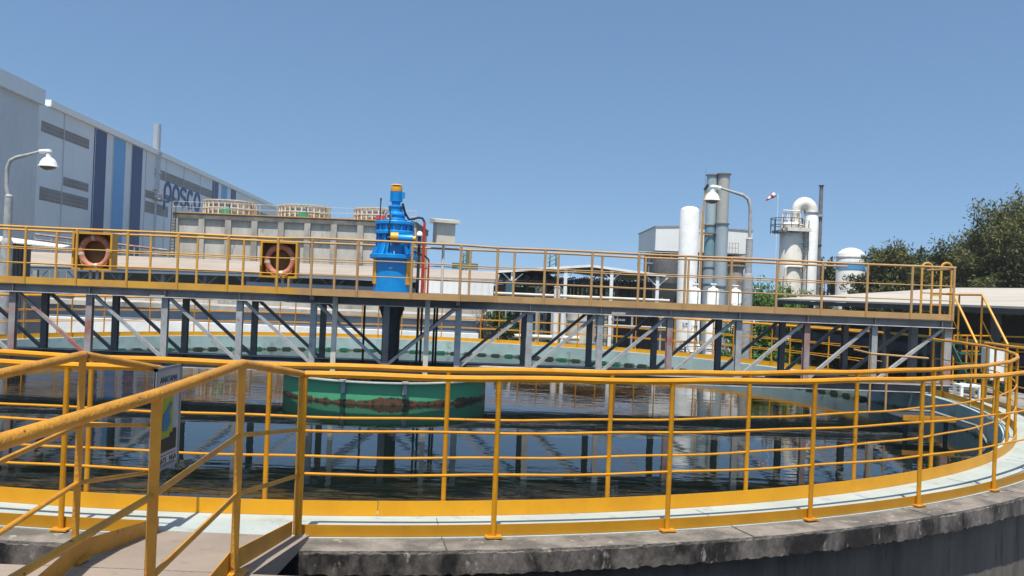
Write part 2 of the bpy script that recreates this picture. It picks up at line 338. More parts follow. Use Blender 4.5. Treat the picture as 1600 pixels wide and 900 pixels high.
# ------------------------------------------------------------------ near platform and catwalk
pf = thing('concrete_platform', 'pale concrete platform slab in the foreground, in front of the gap before the tank', 'platform', (0, 2, GZ))
MB().box(-6, 6, -6, 4.28, .05, .17).build('slab', FLOORC, pf)
MB().box(-5.9, 5.9, -6, 4.1, GZ, .048).build('support_wall', CONW, pf)
ramp = thing('catwalk_ramp', 'short brown concrete ramp sloping from the platform down to the tank rim', 'ramp', (-1.78, 4.9, -.15))
b = MB(); b.prism([(-2.32, 4.283, .172), (-2.32, 5.52, .012), (-2.32, 5.52, -.005), (-2.32, 5.35, -.02), (-2.32, 4.283, .03)], (1.08, 0, 0)); b.build('deck', FLOORC, ramp, ang=0)
wr = thing('rim_patch', 'whitewashed landing slab between ramp and rim', 'slab', (-1.78, 5.6, 0.0))
b = MB(); b.box(-2.30, -1.26, 5.20, 5.56, .0165, .020); b.build('coat', RIMW, wr)
rr = thing('platform_railing', 'thick dusty yellow railing on the right side of the ramp, joined to the ring railing', 'railing', (-1.3, 4.3, 0))
lr = thing('platform_railing', 'thick dusty yellow railing left of the ramp, carrying the white notice board', 'railing', (-2.2, 4.3, 0))
def rail_line(th, pts, rt=.0215, mids=((.34, .0125), (.62, .0125)), toe=True, toeside=0, mt=YELD, zt=1.05):
    MB().tube([Vector(p) + Vector((0, 0, zt)) for p in pts], rt, 14).build('top_rail', mt, th)
    for fr, r in mids:
        MB().tube([Vector(p) + Vector((0, 0, zt * (1 - fr))) for p in pts], r, 10).build('mid_rail', mt, th)
    for p in pts[:-1] if not toe else pts[:-1]:
        MB().cbox(Vector(p) + Vector((0, 0, (zt - .01) / 2)), (.034), .034, zt - .01, R(28)).build('post', mt, th, ang=0)
        MB().cbox(Vector(p) + Vector((0, 0, .008)), .12, .12, .012).build('base_plate', mt, th)
    if toe:
        for p, q in zip(pts[:-1], pts[1:]):
            p = Vector(p); q = Vector(q); o = Vector((toeside, 0, 0))
            MB().prism([p + o + Vector((0, 0, .006)), q + o + Vector((0, 0, .006)), q + o + Vector((0, 0, .106)), p + o + Vector((0, 0, .106))], (.006, 0, 0)).build('toe_board', mt, th)
rail_line(rr, [(-1.32, 5.49, .0), (-1.325, 4.26, .172), (-1.235, 3.02, .172), (-1.22, 1.9, .172), (-1.2, .6, .172)], toeside=-.03)
rail_line(lr, [(-2.21, 5.44, .0), (-2.17, 4.36, .172), (-1.98, 3.1, .172), (-1.95, 1.9, .172), (-1.9, .6, .172)], toeside=.024)
# notice board
sg = thing('notice_board', 'white framed notice board with yellow panel and blue figure, tied to the ramp railing', 'sign', (-2.19, 5.42, .35))
WSG = mat('white_board', (.36, .36, .37), (.29, .29, .31), .5, 6); GRY = mat('grey_frame', (.22, .23, .23), (.17, .18, .18), .5, 8)
Y0, Y1, Z0, Z1, XS = 5.24, 5.65, .42, 1.07, -2.165
def sgb(y0, y1, z0, z1, dx, nm, mt, par=None):
    return MB().box(XS, XS + dx, y0, y1, z0, z1).build(nm, mt, par or sg)
sgb(Y0, Y1, Z0, Z1, .008, 'board', WSG)
fr = MB()
for a in ((Y0, Y1, Z1 - .018, Z1), (Y0, Y1, Z0, Z0 + .018), (Y0, Y0 + .018, Z0, Z1), (Y1 - .018, Y1, Z0, Z1)): fr.box(XS - .003, XS + .014, a[0], a[1], a[2], a[3])
fr.build('frame', GRY, sg)
sgb(Y0 + .10, Y0 + .29, .62, .95, .0105, 'yellow_panel', mat('yellow_print', (.26, .29, .02), rough=.5))
b = MB(); X = XS + .0105
b.prism([(X, Y0 + .10, .615), (X, Y0 + .10, .53), (X, Y0 + .35, .53), (X, Y0 + .35, .66), (X, Y0 + .30, .66), (X, Y0 + .30, .64), (X, Y0 + .25, .64), (X, Y0 + .25, .615)], (.0025, 0, 0)); b.build('black_panel', BLK, sg)
b = MB(); b.prism([(X + .001, Y0 + .12, .67), (X + .001, Y0 + .19, .66), (X + .001, Y0 + .25, .71), (X + .001, Y0 + .23, .78), (X + .001, Y0 + .27, .83), (X + .001, Y0 + .24, .84), (X + .001, Y0 + .19, .80), (X + .001, Y0 + .13, .77)], (.003, 0, 0)); b.build('blue_figure', mat('blue_print', (.03, .14, .26), rough=.5), sg)
bt = MB()
bt.box(XS, XS + .0105, Y0 + .06, Y1 - .06, .505, .509); bt.build('rule_line', BLK, sg)
MB().box(XS, XS + .0105, Y0 + .06, Y1 - .06, .445, .449).build('rule_line', BLK, sg)
def text(body, size, parent, mt, mtx, name='lettering', ext=.001):
    cu = bpy.data.curves.new(name, 'FONT'); cu.body = body; cu.size = size; cu.extrude = ext; cu.align_x = 'CENTER'; cu.resolution_u = 3
    o = bpy.data.objects.new('tmp', cu); col.objects.link(o)
    dg = bpy.context.evaluated_depsgraph_get(); me = bpy.data.meshes.new_from_object(o.evaluated_get(dg)); bpy.data.objects.remove(o)
    me.transform(WM[parent.name].inverted() @ mtx); me.materials.clear(); me.materials.append(mt); me.name = name
    q = bpy.data.objects.new(name, me); col.objects.link(q); q.parent = parent; WM[q.name] = WM[parent.name]; return q
RX = Matrix(((0, 0, 1, 0), (1, 0, 0, 0), (0, 1, 0, 0), (0, 0, 0, 1)))   # text facing +X, reading along +Y
text('INATE', .05, sg, BLK, Matrix.Translation((XS + .0095, (Y0 + Y1) / 2 - .06, .457)) @ RX)
text('NGA', .05, sg, BLK, Matrix.Translation((XS + .0095, (Y0 + Y1) / 2 + .11, .457)) @ RX)
text('ANATAMA', .055, sg, BLK, Matrix.Translation((XS + .0095, (Y0 + Y1) / 2, .972)) @ RX)
# ------------------------------------------------------------------ the truss bridge
TH = .069
B = thing('truss_bridge', 'long grey steel truss footbridge crossing the tank, with yellow and faded tan railings', 'footbridge', (CX, CY, 0), TH)
uw = lambda u, v, z: WM[B.name] @ Vector((u, v, z))
U0, U1 = -11.4, 10.82
def ibeam(v, z0, z1, nm, fw=.14):
    b = MB(); e_ = .125 if z1 < 1 else fw / 2; b.box(U0, U1, v - e_, v + e_, z1 - .012, z1); b.box(U0, U1, v - .125, v + .125, z0, z0 + .012)
    b.box(U0, U1, v - .005, v + .005, z0 + .012, z1 - .012)
    for i in range(-8, 9):
        b.box(i * 1.325 - .005, i * 1.325 + .005, v - fw / 2 + .005, v + fw / 2 - .005, z0 + .012, z1 - .012)
    o = b.build(nm, GST, B, local=True, ang=0)
    MB().box(U0, U1, v - .128, v - .1255, z0 - .001, z0 + .014).build('flange_edge', GSTE, B, local=True, ang=0)  # thin pale strip, a painted highlight along the flange edge
    if z1 < 1: MB().box(U0, U1, v - .128, v - .1255, z1 - .014, z1 + .001).build('flange_edge', GSTE, B, local=True, ang=0)
    return o
for v in (-.6, .6):
    ibeam(v, 1.262, 1.408, 'top_chord'); ibeam(v, .015, .17, 'bottom_chord')
legmb = {}
for key, mt in (('g', GSTL), ('r', RST), ('d', GST)):
    b = MB(); b.box(-.055, .055, -.055, -.045, .17, 1.262); b.box(-.055, .055, .045, .055, .17, 1.262); b.box(-.005, .005, -.045, .045, .17, 1.262)
    b.box(-.055, .055, -.0545, .0545, 1.262 - .008, 1.262)
    b.box(-.075, .075, -.0445, .0445, .1705, .178)
    legmb[key] = b.mesh('strut', mt, 0)
for sidx, v in enumerate((-.6, .6)):
    for i in range(-8, 9):
        if abs(i) == 8: continue
        key = 'd' if v > 0 else ('r' if i in (-5, -4, 4, 6) else 'g')
        if i == 0: key = 'd'
        o = inst('strut', legmb[key], B, (i * 1.325, v, 0))
        if key == 'r': o['label'] = 'strut with red primer showing through'
for v in (-.6, .6):   # end posts
    MB().box(U1 - .16, U1 - .02, v - .06, v + .06, .17, 1.262).build('end_post', RST if v < 0 else GST, B, local=True, ang=0)
for v in (-.6, .6):
    mt = GSTL if v < 0 else GST
    for i in range(-8, 8):
        a = i * 1.325; c = (i + 1) * 1.325
        if i == 7: c = U1 - .1
        if i < 0: p, q = (a + .07, v, 1.25), (c - .05, v, .19)
        else: p, q = (a + .05, v, .19), (c - .07, v, 1.25)
        b = MB(); b.bar(p, q, .07, .055); b.build('diagonal', RST if (v < 0 and i == -5) else mt, B, local=True, ang=0)
for i in range(-8, 9):
    MB().box(i * 1.325 - .04, i * 1.325 + .04, -.53, .53, 1.29, 1.39).build('cross_beam', GST, B, local=True, ang=0)
    MB().box(i * 1.325 - .03, i * 1.325 + .03, -.53, .53, .04, .12).build('cross_beam', GST, B, local=True, ang=0)
BU = .42   # bulge of the deck round the drive
front = [(U0, -.66), (-2.0, -.66), (-1.32, -.66 - BU), (1.32, -.66 - BU), (2.0, -.66), (U1, -.66)]
back = [(U1, .66), (U0, .66)]
b = MB(); b.prism([(u, v, 1.41) for u, v in front + back], (0, 0, .035)); b.build('deck', GST, B, local=True, ang=0)
for u in (-.93, .75):
    MB().box(u - .045, u + .045, -.72, -.66, -.02, 1.40).build('hanger', WHTB, B, local=True, ang=0)
for a, c in (((-1.32, 1.3), (-2.0, 1.3)), ((1.32, 1.3), (2.0, 1.3))): pass
for u in (-1.3, 1.3): MB().bar((u, -.6, 1.37), (u, -.66 - BU + .03, 1.37), .07, .07).build('bulge_bracket', GST, B, local=True, ang=0)

def brail(line, name, posts, split, h=1.0, mids=(.64, .36), rt=.021):
    g = bpy.data.objects.new(name, None); col.objects.link(g); g.parent = B; g.empty_display_size = .1; WM[g.name] = WM[B.name]
    # split the line into a yellow half and a tan half
    def cut(lo, hi):
        out = []
        for (u0, v0), (u1, v1) in zip(line[:-1], line[1:]):
            a, c = max(u0, lo), min(u1, hi)
            if c - a > 1e-4:
                f = lambda u: v0 + (v1 - v0) * (u - u0) / (u1 - u0)
                if not out: out.append((a, f(a)))
                out.append((c, f(c)))
        return out
    z0 = 1.445
    for seg, mt in ((cut(-99, split), YELB), (cut(split, 99), TAN)):
        if not seg: continue
        fine = []
        for (u0, v0), (u1, v1) in zip(seg[:-1], seg[1:]):
            n_ = max(1, int((u1 - u0) / .9))
            for i in range(n_): fine.append((u0 + (u1 - u0) * i / n_, v0 + (v1 - v0) * i / n_))
        fine.append(seg[-1])
        for nm, z, r in [('top_rail', z0 - .02 + h, rt)] + [('mid_rail', z0 - .02 + h * f, .0105) for f in mids]:
            MB().tube([(u, v, z + .005 * math.sin(u * 1.7 + z)) for u, v in fine], r, 8).build(nm, mt, g, local=True)
        tb = MB()
        for (u0, v0), (u1, v1) in zip(seg[:-1], seg[1:]):
            tb.bar((u0, v0, 1.47), (u1, v1, 1.47), .006, .115)
        tb.build('toe_board', mt, g, local=True, ang=0)
    pY = MB().tube([(0, 0, 1.41), (0, 0, 1.445 + h - .03)], .024, 8).mesh('post', YELB); pT = MB().tube([(0, 0, 1.41), (0, 0, 1.445 + h - .03)], .024, 8).mesh('post', TAN)
    for u, v in posts: inst('post', pY if u < split else pT, g, (u, v, 0))
    return g
fl = [(u, v - .012) for u, v in front]
fp = [(-2.0 - .885 * i, -.68) for i in range(11)] + [(-1.32, -.68 - BU), (-.51, -.68 - BU), (.45, -.68 - BU), (1.32, -.68 - BU)] + [(2.0 + .884 * i, -.68) for i in range(10)] + [(U1 - .03, -.68)]
brail(fl, 'front_railing', fp, -1.62)
bp_ = [(-7.38 + .89 * i, .66) for i in range(-4, 20)]
brail([(U0, .66), (9.3, .66)], 'rear_railing', bp_[:-3], -2.4)
MB().tube([(1.5, -.52, .20), (4.6, -.52, .20)], .022).build('water_pipe', GSTL, B, local=True)
MB().tube([(4.75, -.52, .20), (7.2, -.52, .20)], .022).build('water_pipe', GSTL, B, local=True)
for (u, z) in ((-4.1, 1.40), (4.3, 1.42), (4.3, 1.30)):    # bolted splice plates
    s_ = MB(); s_.box(u - .13, u + .13, -.695, -.672, z - .14, z - .10)
    for j in range(4): s_.box(u - .11 + j * .065, u - .08 + j * .065, -.705, -.695, z - .135, z - .105)
    s_.build('splice_plate', GSTL, B, local=True, ang=0)
MB().tube([(U1 - .06, -.66, 2.4), (U1 - .06, .2, 2.4)], .02).build('end_rail', TAN, B, local=True)
# centre column, cables
cc = thing('centre_column', 'thick black vertical shaft under the blue drive, running down into the drum', 'shaft', uw(.05, 0, -1.29))
MB().rev([(.17, -1.29), (.17, 1.0), (.21, 1.12), (.24, 1.2), (.24, 1.405)], uw(.05, 0, 0), 24).build('pipe', DKS, cc)
MB().rev([(.30, -.25), (.34, -.2), (.34, -.1), (.30, -.05)], uw(.05, 0, 0), 24).build('collar', DKS, cc)
for u, v, lb in ((.55, .1, 'thin black pipe hanging under the deck, first one right of the thick centre shaft'), (.62, .15, 'thin black pipe hanging under the deck, second one right of the thick centre shaft'), (.86, .3, 'thin black pipe hanging under the deck, third one right of the thick centre shaft'), (.91, .34, 'thin black pipe hanging under the deck, rightmost, farthest right of the shaft'), (-.5, .35, 'thin black pipe hanging under the deck, the only one left of the shaft')):
    o = MB().tube([uw(u, v, 1.40), uw(u, v, .02)], .022).build('cable_pipe', BLK)
    tag(o, lb, 'pipe', 'black pipes beside the centre shaft')
# ------------------------------------------------------------------ blue gear drive
mc = uw(.05, -.05, 1.447); mc.z = 1.447
D_ = thing('gear_drive', 'tall bright blue vertical gear motor with yellow fan cover standing mid-bridge', 'gear motor', mc)
def lp(prof, nm, mt, seg=32, par=None): return MB().rev([(r, z) for r, z in prof], mc, seg).build(nm, mt, par or D_)
lp([(.40, 0), (.40, .015), (.365, .015), (.365, .71)], 'pedestal', BLUEP)
lp([(.44, .70), (.455, .715), (.455, .775), (.44, .785), (.30, .80)], 'base_flange', BLUEP, 40)
lp([(.34, .785), (.30, 1.17), (.30, 1.18)], 'gear_case', BLUEP)
for k in range(12):
    a = R(k * 30 + 8); d = Vector((math.cos(a), math.sin(a), 0)); t_ = Vector((-math.sin(a), math.cos(a), 0)) * .012
    b = MB(); b.prism([mc + d * .28 + Vector((0, 0, .785)) - t_, mc + d * .43 + Vector((0, 0, .785)) - t_, mc + d * .355 + Vector((0, 0, .95)) - t_, mc + d * .345 + Vector((0, 0, 1.17)) - t_, mc + d * .28 + Vector((0, 0, 1.17)) - t_], t_ * 2)
    b.build('rib', BLUEP, D_, ang=0)
lp([(.36, 1.16), (.378, 1.175), (.378, 1.225), (.36, 1.24), (.33, 1.245)], 'middle_flange', BLUEP, 40)
lp([(.33, 1.24), (.33, 1.35)], 'gear_ring', BLUEP)
for k in range(16):
    a = R(k * 22.5 + 5); d = Vector((math.cos(a), math.sin(a), 0))
    b = MB(); b.cbox(mc + d * .335 + Vector((0, 0, 1.295)), .05, .02, .11, a); b.build('ring_rib', BLUEP, D_, ang=0)
lp([(.36, 1.345), (.378, 1.36), (.378, 1.405), (.365, 1.42), (.20, 1.43)], 'upper_flange', BLUEP, 40)
lp([(.185, 1.42), (.20, 1.43), (.20, 1.465), (.185, 1.475), (.18, 1.52), (.20, 1.53), (.20, 1.56), (.17, 1.57), (.14, 1.60)], 'reducer', BLUEP)
lp([(.135, 1.59), (.135, 1.68), (.15, 1.69), (.15, 1.71), (.10, 1.73)], 'reducer_neck', BLUEP)
lp([(.085, 1.72), (.085, 1.79), (.12, 1.80), (.12, 1.815)], 'motor_adapter', BLUEP)
lp([(.105, 1.81), (.105, 2.0)], 'motor_body', BLUEP)
for k in range(20):
    a = R(k * 18); d = Vector((math.cos(a), math.sin(a), 0))
    if k % 20 == 0: b = MB()
    b.cbox(mc + d * .108 + Vector((0, 0, 1.905)), .02, .006, .17, a)
b.build('cooling_fins', BLUEP, D_, ang=0)
lp([(.108, 1.99), (.11, 2.0), (.108, 2.07), (.09, 2.085), (.06, 2.09)], 'fan_cover', ORNG)
lp([(.05, 2.085), (.05, 2.105), (.115, 2.11), (.10, 2.125), (.0, 2.135)], 'rain_cap', ORNG)
b = MB(); b.cbox(mc + Vector((.135, -.02, 1.925)), .05, .09, .11); b.build('terminal_box', BLUEP, D_)
# bolts
b = MB()
for z, r, n_ in ((.785, .41, 16), (1.42, .35, 14), (1.24, .355, 14)):
    for k in range(n_):
        a = R(k * 360 / n_ + 6); b.rev([(.016, z), (.016, z + .02)], mc + Vector((r * math.cos(a), r * math.sin(a), 0)), 6)
b.build('bolts', DKS, D_)
lo = MB(); lo.tube([mc + Vector((-.10 + .04 * math.cos(a), -.215, 1.49 + .045 * math.sin(a))) for a in [R(i * 30) for i in range(12)]], .013, 8, closed=True); lo.build('lifting_eye', ORNG, D_)
# side motor across the front
sm = MB(); ry = Matrix.Rotation(R(90), 4, 'Y')
sm.rev([(.0, -.12), (.075, -.12), (.08, -.10), (.08, .28), (.0, .28)], mc + Vector((.12, -.40, 1.08)), 20, axis=ry); o = sm.build('side_motor', BLUEP, D_)
MB().rev([(0, -.13), (.088, -.13), (.088, .01), (0, .01)], mc + Vector((.12, -.405, 1.10)), 20, axis=ry).build('motor_cap', ORNG, D_)
MB().rev([(0, 0), (.055, 0), (.055, .09), (0, .09)], mc + Vector((.36, -.40, 1.08)), 20, axis=ry).build('motor_cap', ORNG, D_)
MB().bar(mc + Vector((.02, -.41, 1.01)), mc + Vector((.22, -.41, 1.0)), .09, .03).build('motor_foot', ORNG, D_)
MB().rev([(0, 0), (.03, 0), (.03, .07), (0, .07)], mc + Vector((-.07, -.40, 1.08)), 12, axis=ry).build('shaft_end', BLK, D_)
# yellow side doors that follow the pedestal
for a0, a1 in ((-172, -141), (-42, -14)):
    MB().ringbox(.366, .383, .24, .70, (mc.x, mc.y), a0, a1, 4).build('side_door', ORNG, D_) if 0 else None
    b = MB().ringbox(.367, .385, mc.z + .22, mc.z + .70, (mc.x, mc.y), a0, a1, 4); b.build('side_door', ORNG, D_)
b = MB(); b.cbox(mc + Vector((0, -.368, .52)), .06, .01, .035); b.build('name_plate', STAIN, D_)
MB().tube([mc + Vector((-.30, .05, 1.42)), mc + Vector((-.30, .05, 1.78)), mc + Vector((-.297, .05, 1.86))], [.012, .012, .018]).build('dipstick', DKS, D_)
MB().tube([mc + Vector((-.06, -.30, 1.68)), mc + Vector((-.05, -.38, 1.40)), mc + Vector((-.06, -.40, 1.2)), mc + Vector((-.04, -.37, .95)), mc + Vector((-.06, -.38, .82))], .011).build('loose_cable', BLK, D_)
# conduits, hoses
cd = thing('red_conduit', 'two bright red vertical conduits with black hoses, right of the blue gear motor', 'conduit', at(664, 462, 16.5))
zb = 1.447
p1 = at(663.5, 347, 16.45); p2 = at(670, 408, 16.5)
MB().tube([(p1.x, p1.y, zb), p1], .026).build('conduit', REDP, cd)
MB().tube([(p2.x, p2.y, zb), p2], .018).build('conduit', REDP, cd)
MB().cbox((p1.x + .04, p1.y, 2.0), .14, .04, .03).build('clamp', REDP, cd)
MB().tube([at(629, 318, 16.2), at(633, 333, 16.25), at(639, 343, 16.3), at(647, 342, 16.4), at(654, 340, 16.45), at(660, 341, 16.45), p1 + Vector((0, 0, .0))], .022).build('hose', BLK, cd)
MB().tube([at(636, 385, 16.15), at(645, 392, 16.3), at(655, 397, 16.4), at(664, 400, 16.5), at(669, 405, 16.5), p2], .017).build('hose', BLK, cd)
jb = thing('control_box', 'beige control cabinet with overhanging cap on a thin pole, right of the red conduits', 'cabinet', (at(690, 455, 16.9).x, 16.9, zb))
px_ = jb.location.x
MB().tube([(px_, 16.9, zb), (px_, 16.9, az_(690, 383, 16.9))], .028).build('pole', WHTB, jb)
z0, z1 = az_(690, 381, 16.9), az_(690, 349, 16.9); M_ = Matrix.Translation((px_, 16.9, 0)) @ Matrix.Rotation(R(24), 4, 'Z')
MB().box(-.19, .19, -.12, .12, z0, z1, M_).build('cabinet_body', WHTB, jb)
cp_ = MB(); cp_.prism([M_ @ Vector((-.26, -.20, z1)), M_ @ Vector((-.26, -.20, z1 + .06)), M_ @ Vector((-.26, .16, z1 + .10)), M_ @ Vector((-.26, .16, z1))], M_.to_3x3() @ Vector((.52, 0, 0))); cp_.build('cap', WHTB, jb, ang=0)
MB().box(-.05, .05, -.05, .05, zb, zb + .02, Matrix.Translation((px_, 16.9, 0))).build('foot_plate', RST, jb)
bl = thing('beacon_lamp', 'small white domed lamp on a grey pole just right of the gear motor', 'lamp', (at(652, 455, 16.7).x, 16.7, zb))
x_ = bl.location.x; zt = az_(651, 368, 16.7)
MB().tube([(x_, 16.7, zb), (x_, 16.7, zt)], .03).build('pole', DKS, bl)
MB().rev([(.03, zt - .02), (.06, zt), (.055, zt + .05), (.03, zt + .08), (0, zt + .09)], (x_, 16.7, 0), 16).build('dome', WHT, bl)
# ------------------------------------------------------------------ lifebuoys in yellow cabinets
CAB = mat('cabinet_yellow', (.62, .30, .008), (.52, .24, .008), .45, 3)
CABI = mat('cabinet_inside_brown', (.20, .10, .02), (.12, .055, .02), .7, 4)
BUOY = mat('faded_orange_buoy', (.50, .20, .13), (.42, .14, .08), .6, 5, c3=(.55, .36, .28), s3=8, k3=(.58, .7))
for i, (xa, xb, ya, yb, cut_) in enumerate(((113.5, 174, 363, 422, 9), (407, 464, 377, 434, 7))):
    u_ = (xa + xb) / 2
    pm_ = at(u_, (ya + yb) / 2, 15.75 + (0.02 if i else -.25))
    loc = WM[B.name].inverted() @ pm_
    wdt = (xb - xa) / F * pm_.y; hgt = (yb - ya) / F * pm_.y
    th = thing('lifebuoy_cabinet', ['open yellow lifebuoy cabinet hung on the bridge railing, the one nearer the left end', 'open yellow lifebuoy cabinet hung on the bridge railing, the one nearer the blue gear motor'][i], 'cabinet', pm_ - Vector((0, 0, hgt / 2)), TH, 'lifebuoy cabinets on the bridge')
    zc = hgt / 2; t_ = .018; dd = .27
    o = MB(); w2 = wdt / 2
    o.box(-w2, w2, 0, dd, 0, t_); o.box(-w2, w2, 0, dd, hgt - t_, hgt); o.box(-w2, -w2 + t_, 0, dd, t_, hgt - t_); o.box(w2 - t_, w2, 0, dd, t_, hgt - t_)
    for a in ((-w2, w2, 0, .035), (-w2, w2, hgt - .035, hgt), (-w2, -w2 + .035, .035, hgt - .035), (w2 - .035, w2, .035, hgt - .035)): o.box(a[0], a[1], -.006, -.001, a[2], a[3])
    o.build('case', CAB, th, local=True, ang=0)
    MB().box(-w2 + t_, w2 - t_, dd - .02, dd - .005, t_, hgt - t_).build('back_panel', CABI, th, local=True, ang=0)
    for s_ in (-.06, .06): MB().box(s_ - .02, s_ + .02, .1, .14, -.30, -.001).build('leg', GSTL, th, local=True, ang=0)
    WMb = WM[th.name]
    rb = thing('lifebuoy', ['faded orange lifebuoy inside the left yellow cabinet', 'faded orange lifebuoy inside the yellow cabinet near the gear motor'][i], 'lifebuoy', WMb @ Vector((0, .14, .02)), TH, 'lifebuoys')
    rx = (wdt * .41, hgt * .43 - .01)
    MB().tube([(rx[0] * .86 * math.cos(R(a)), 0, zc - .03 + rx[0] * .92 * math.sin(R(a))) for a in range(0, 360, 12)], .058, 12, closed=True).build('ring', BUOY, rb, local=True)
    for a in (90, 180, 270, 0):
        a_ = R(a + 8); c_ = Vector((rx[0] * .86 * math.cos(a_), 0, zc - .03 + rx[0] * .92 * math.sin(a_)))
        tdir = Vector((-math.sin(a_), 0, math.cos(a_)))
        MB().tube([c_ - tdir * .025, c_ + tdir * .025], .0605, 12).build('band', WHTB, rb, local=True)
    rope = MB(); rope.tube([(.25 * math.cos(R(a)), -.05, zc - .16 + .17 * math.sin(R(a)) - .0) for a in range(195, 350, 12)], .009, 6); rope.build('rope', YELD, rb, local=True)
# ------------------------------------------------------------------ bridge end: ladder hoops, stair, slab
ext = thing('rim_landing', 'concrete landing slab widening the tank rim below the bridge end', 'slab', (9.6, 17, GZ))
MB().box(8.72, 10.4, 14.6, 19.5, -.16, -.012).build('slab', CONC, ext)
for x, y in ((10.2, 14.8), (10.2, 19.2)): MB().box(x - .15, x + .15, y - .15, y + .15, GZ, -.16).build('pillar', CONW, ext)
st = thing('steel_stair', 'short green steel stair with yellow handrails going down from the bridge end', 'stair', (9.4, 17, 0))
GRS = mat('green_stair_paint', (.03, .12, .08), (.025, .08, .06), .55, 5)
XA, XB = 9.02, 9.62; YT, YB_ = 17.5, 16.55; ZL = .95
MB().box(8.9, 9.75, YT, 18.5, ZL - .03, ZL).build('landing', GRS, st, ang=0)
for x in (XA, XB): MB().bar((x, YT, ZL - .06), (x, YB_, .02), .03, .14).build('stringer', GRS, st, ang=0)
for k in range(4):
    z = ZL - (k + 1) * ZL / 5; y = YT + (YB_ - YT) * (k + 1) / 5
    MB().box(XA + .02, XB - .02, y - .11, y + .11, z - .03, z).build('tread', GRS, st, ang=0)
for x in (XA, XB):
    MB().tube([(x, 18.4, ZL + 1.0), (x, YT, ZL + 1.0), (x, YB_, 1.0), (x, YB_, 0.0)], .024).build('handrail', YEL, st)
    MB().tube([(x, 18.4, ZL), (x, 18.4, ZL + 1.0)], .02).build('post', YEL, st)
    MB().tube([(x, YT, ZL - .1), (x, YT, ZL + 1.0)], .02).build('post', YEL, st)
    MB().tube([(x, YT, ZL + .5), (x, YB_, .5)], .012).build('mid_rail', YEL, st)
MB().tube([(XA, 18.4, ZL + 1.0), (XB, 18.4, ZL + 1.0)], .02).build('cross_rail', YEL, st)
for x, y in ((8.95, 17.55), (9.7, 18.45), (8.95, 18.45)): MB().tube([(x, y, -.01), (x, y, ZL - .03)], .035).build('leg', GRS, st)
ho = thing('ladder_handle', 'pair of round-topped yellow ladder handles at the rear of the bridge end', 'handrail', uw(9.7, .8, 1.447))
for pxa, pxb in ((1441, 1457), (1471, 1487)):
    a, b2 = at(pxa, 420, 17.75), at(pxb, 420, 17.75); r_ = (b2.x - a.x) / 2; c_ = (a + b2) / 2; zt = az_(pxa, 418, 17.75)
    pts = [(a.x, a.y, 1.3)] + [(c_.x - r_ * math.cos(R(t)), c_.y, zt + r_ * .9 * math.sin(R(t))) for t in range(0, 181, 20)] + [(b2.x, b2.y, 1.3)]
    MB().tube(pts, .024).build('hoop', YELB, ho)
    MB().tube([(a.x, a.y, 1.95), (b2.x, b2.y, 1.95)], .014).build('rung', TAN, ho)
for k in range(4): MB().tube([(at(1457, 420, 17.75).x, 17.75, 1.3 + k * .2), (at(1471, 420, 17.75).x, 17.75, 1.3 + k * .2)], .012).build('rung', YELB, ho)
stl = thing('steel_stool', 'low white painted steel frame stool standing on the rim below the bridge end', 'stool', (at(1511, 612, 16.0).x, 16.0, .0))
sx_ = stl.location.x
MB().box(sx_ - .2, sx_ + .2, 15.85, 16.15, .20, .24).build('top', WHT, stl, ang=0)
for dx in (-.17, .17):
    for dy in (-.12, .12): MB().box(sx_ + dx - .025, sx_ + dx + .025, 16 + dy - .025, 16 + dy + .025, -.01, .20).build('leg', WHT, stl, ang=0)
wp = thing('white_panel', 'white sheet metal panel box fixed outside the ring railing at far right', 'panel box', (at(1560, 560, 16.6).x, 16.6, -.01))
a = at(1547, 545, 16.6); c = at(1574, 545, 16.6)
MB().box(a.x, c.x, 16.6, 16.9, .42, az_(1560, 545, 16.6)).build('case', WHT, wp, ang=0)
MB().box(a.x + .02, c.x - .02, 16.59, 16.6, .28, .40).build('lower_panel', WHT, wp, ang=0)
for x in (a.x + .03, c.x - .03): MB().box(x - .02, x + .02, 16.73, 16.77, -.01, .42).build('leg', YEL, wp, ang=0)
rl = thing('landing_railing', 'straight yellow railing along the back of the landing at far right', 'railing', (10.4, 18.0, 0))
for z in (1.05, .7, .35): MB().tube([(9.8, 18.9, z), (10.3, 19.3, z), (12.5, 20.2, z)] if z < 9 else [], .02 if z > 1 else .012).build('top_rail' if z > 1 else 'mid_rail', YEL, rl)
for x, y in ((9.8, 18.9), (10.3, 19.3), (11.4, 19.75), (12.5, 20.2)): MB().tube([(x, y, GZ if x > 10.35 else -.01), (x, y, 1.05)], .02).build('post', YEL, rl)
# ================================================================== background
def cyl(th, nm, mt, x, y, r, z0, z1, seg=24, r1=None):
    return MB().rev([(r, z0), (r if r1 is None else r1, z1)], (x, y, 0), seg).build(nm, mt, th)
# ---- the long clad factory hall at the left
Q0 = at(75, 420, 72); Q1 = at(430, 430, 164)
wd = Vector((Q1.x - Q0.x, Q1.y - Q0.y, 0)).normalized(); wn = Vector((wd.y, -wd.x, 0))    # wn points to the viewer's side (+X)
if wn.x < 0: wn = -wn
def wp_(px, py):     # where the view ray meets the hall's long wall
    o = Vector((0, 0, H)); d = at(px, py, 100) - o
    t = (Vector((Q0.x, Q0.y, 0)) - o).dot(wn) / d.dot(wn); return o + d * t
def ws(px, py):
    p = wp_(px, py); return (p - Q0).dot(wd), p.z
def wpt(s, z, off=0.0): return Vector((Q0.x, Q0.y, 0)) + wd * s + wn * off + Vector((0, 0, z))
CLAD = mat('pale_blue_cladding', (.66, .68, .70), (.61, .635, .66), .5, .25, wave=('Y', .45, .012))
CLAD2 = mat('grey_ribbed_cladding', (.53, .54, .56), (.48, .495, .515), .5, .3, wave=('Y', .9, .06))
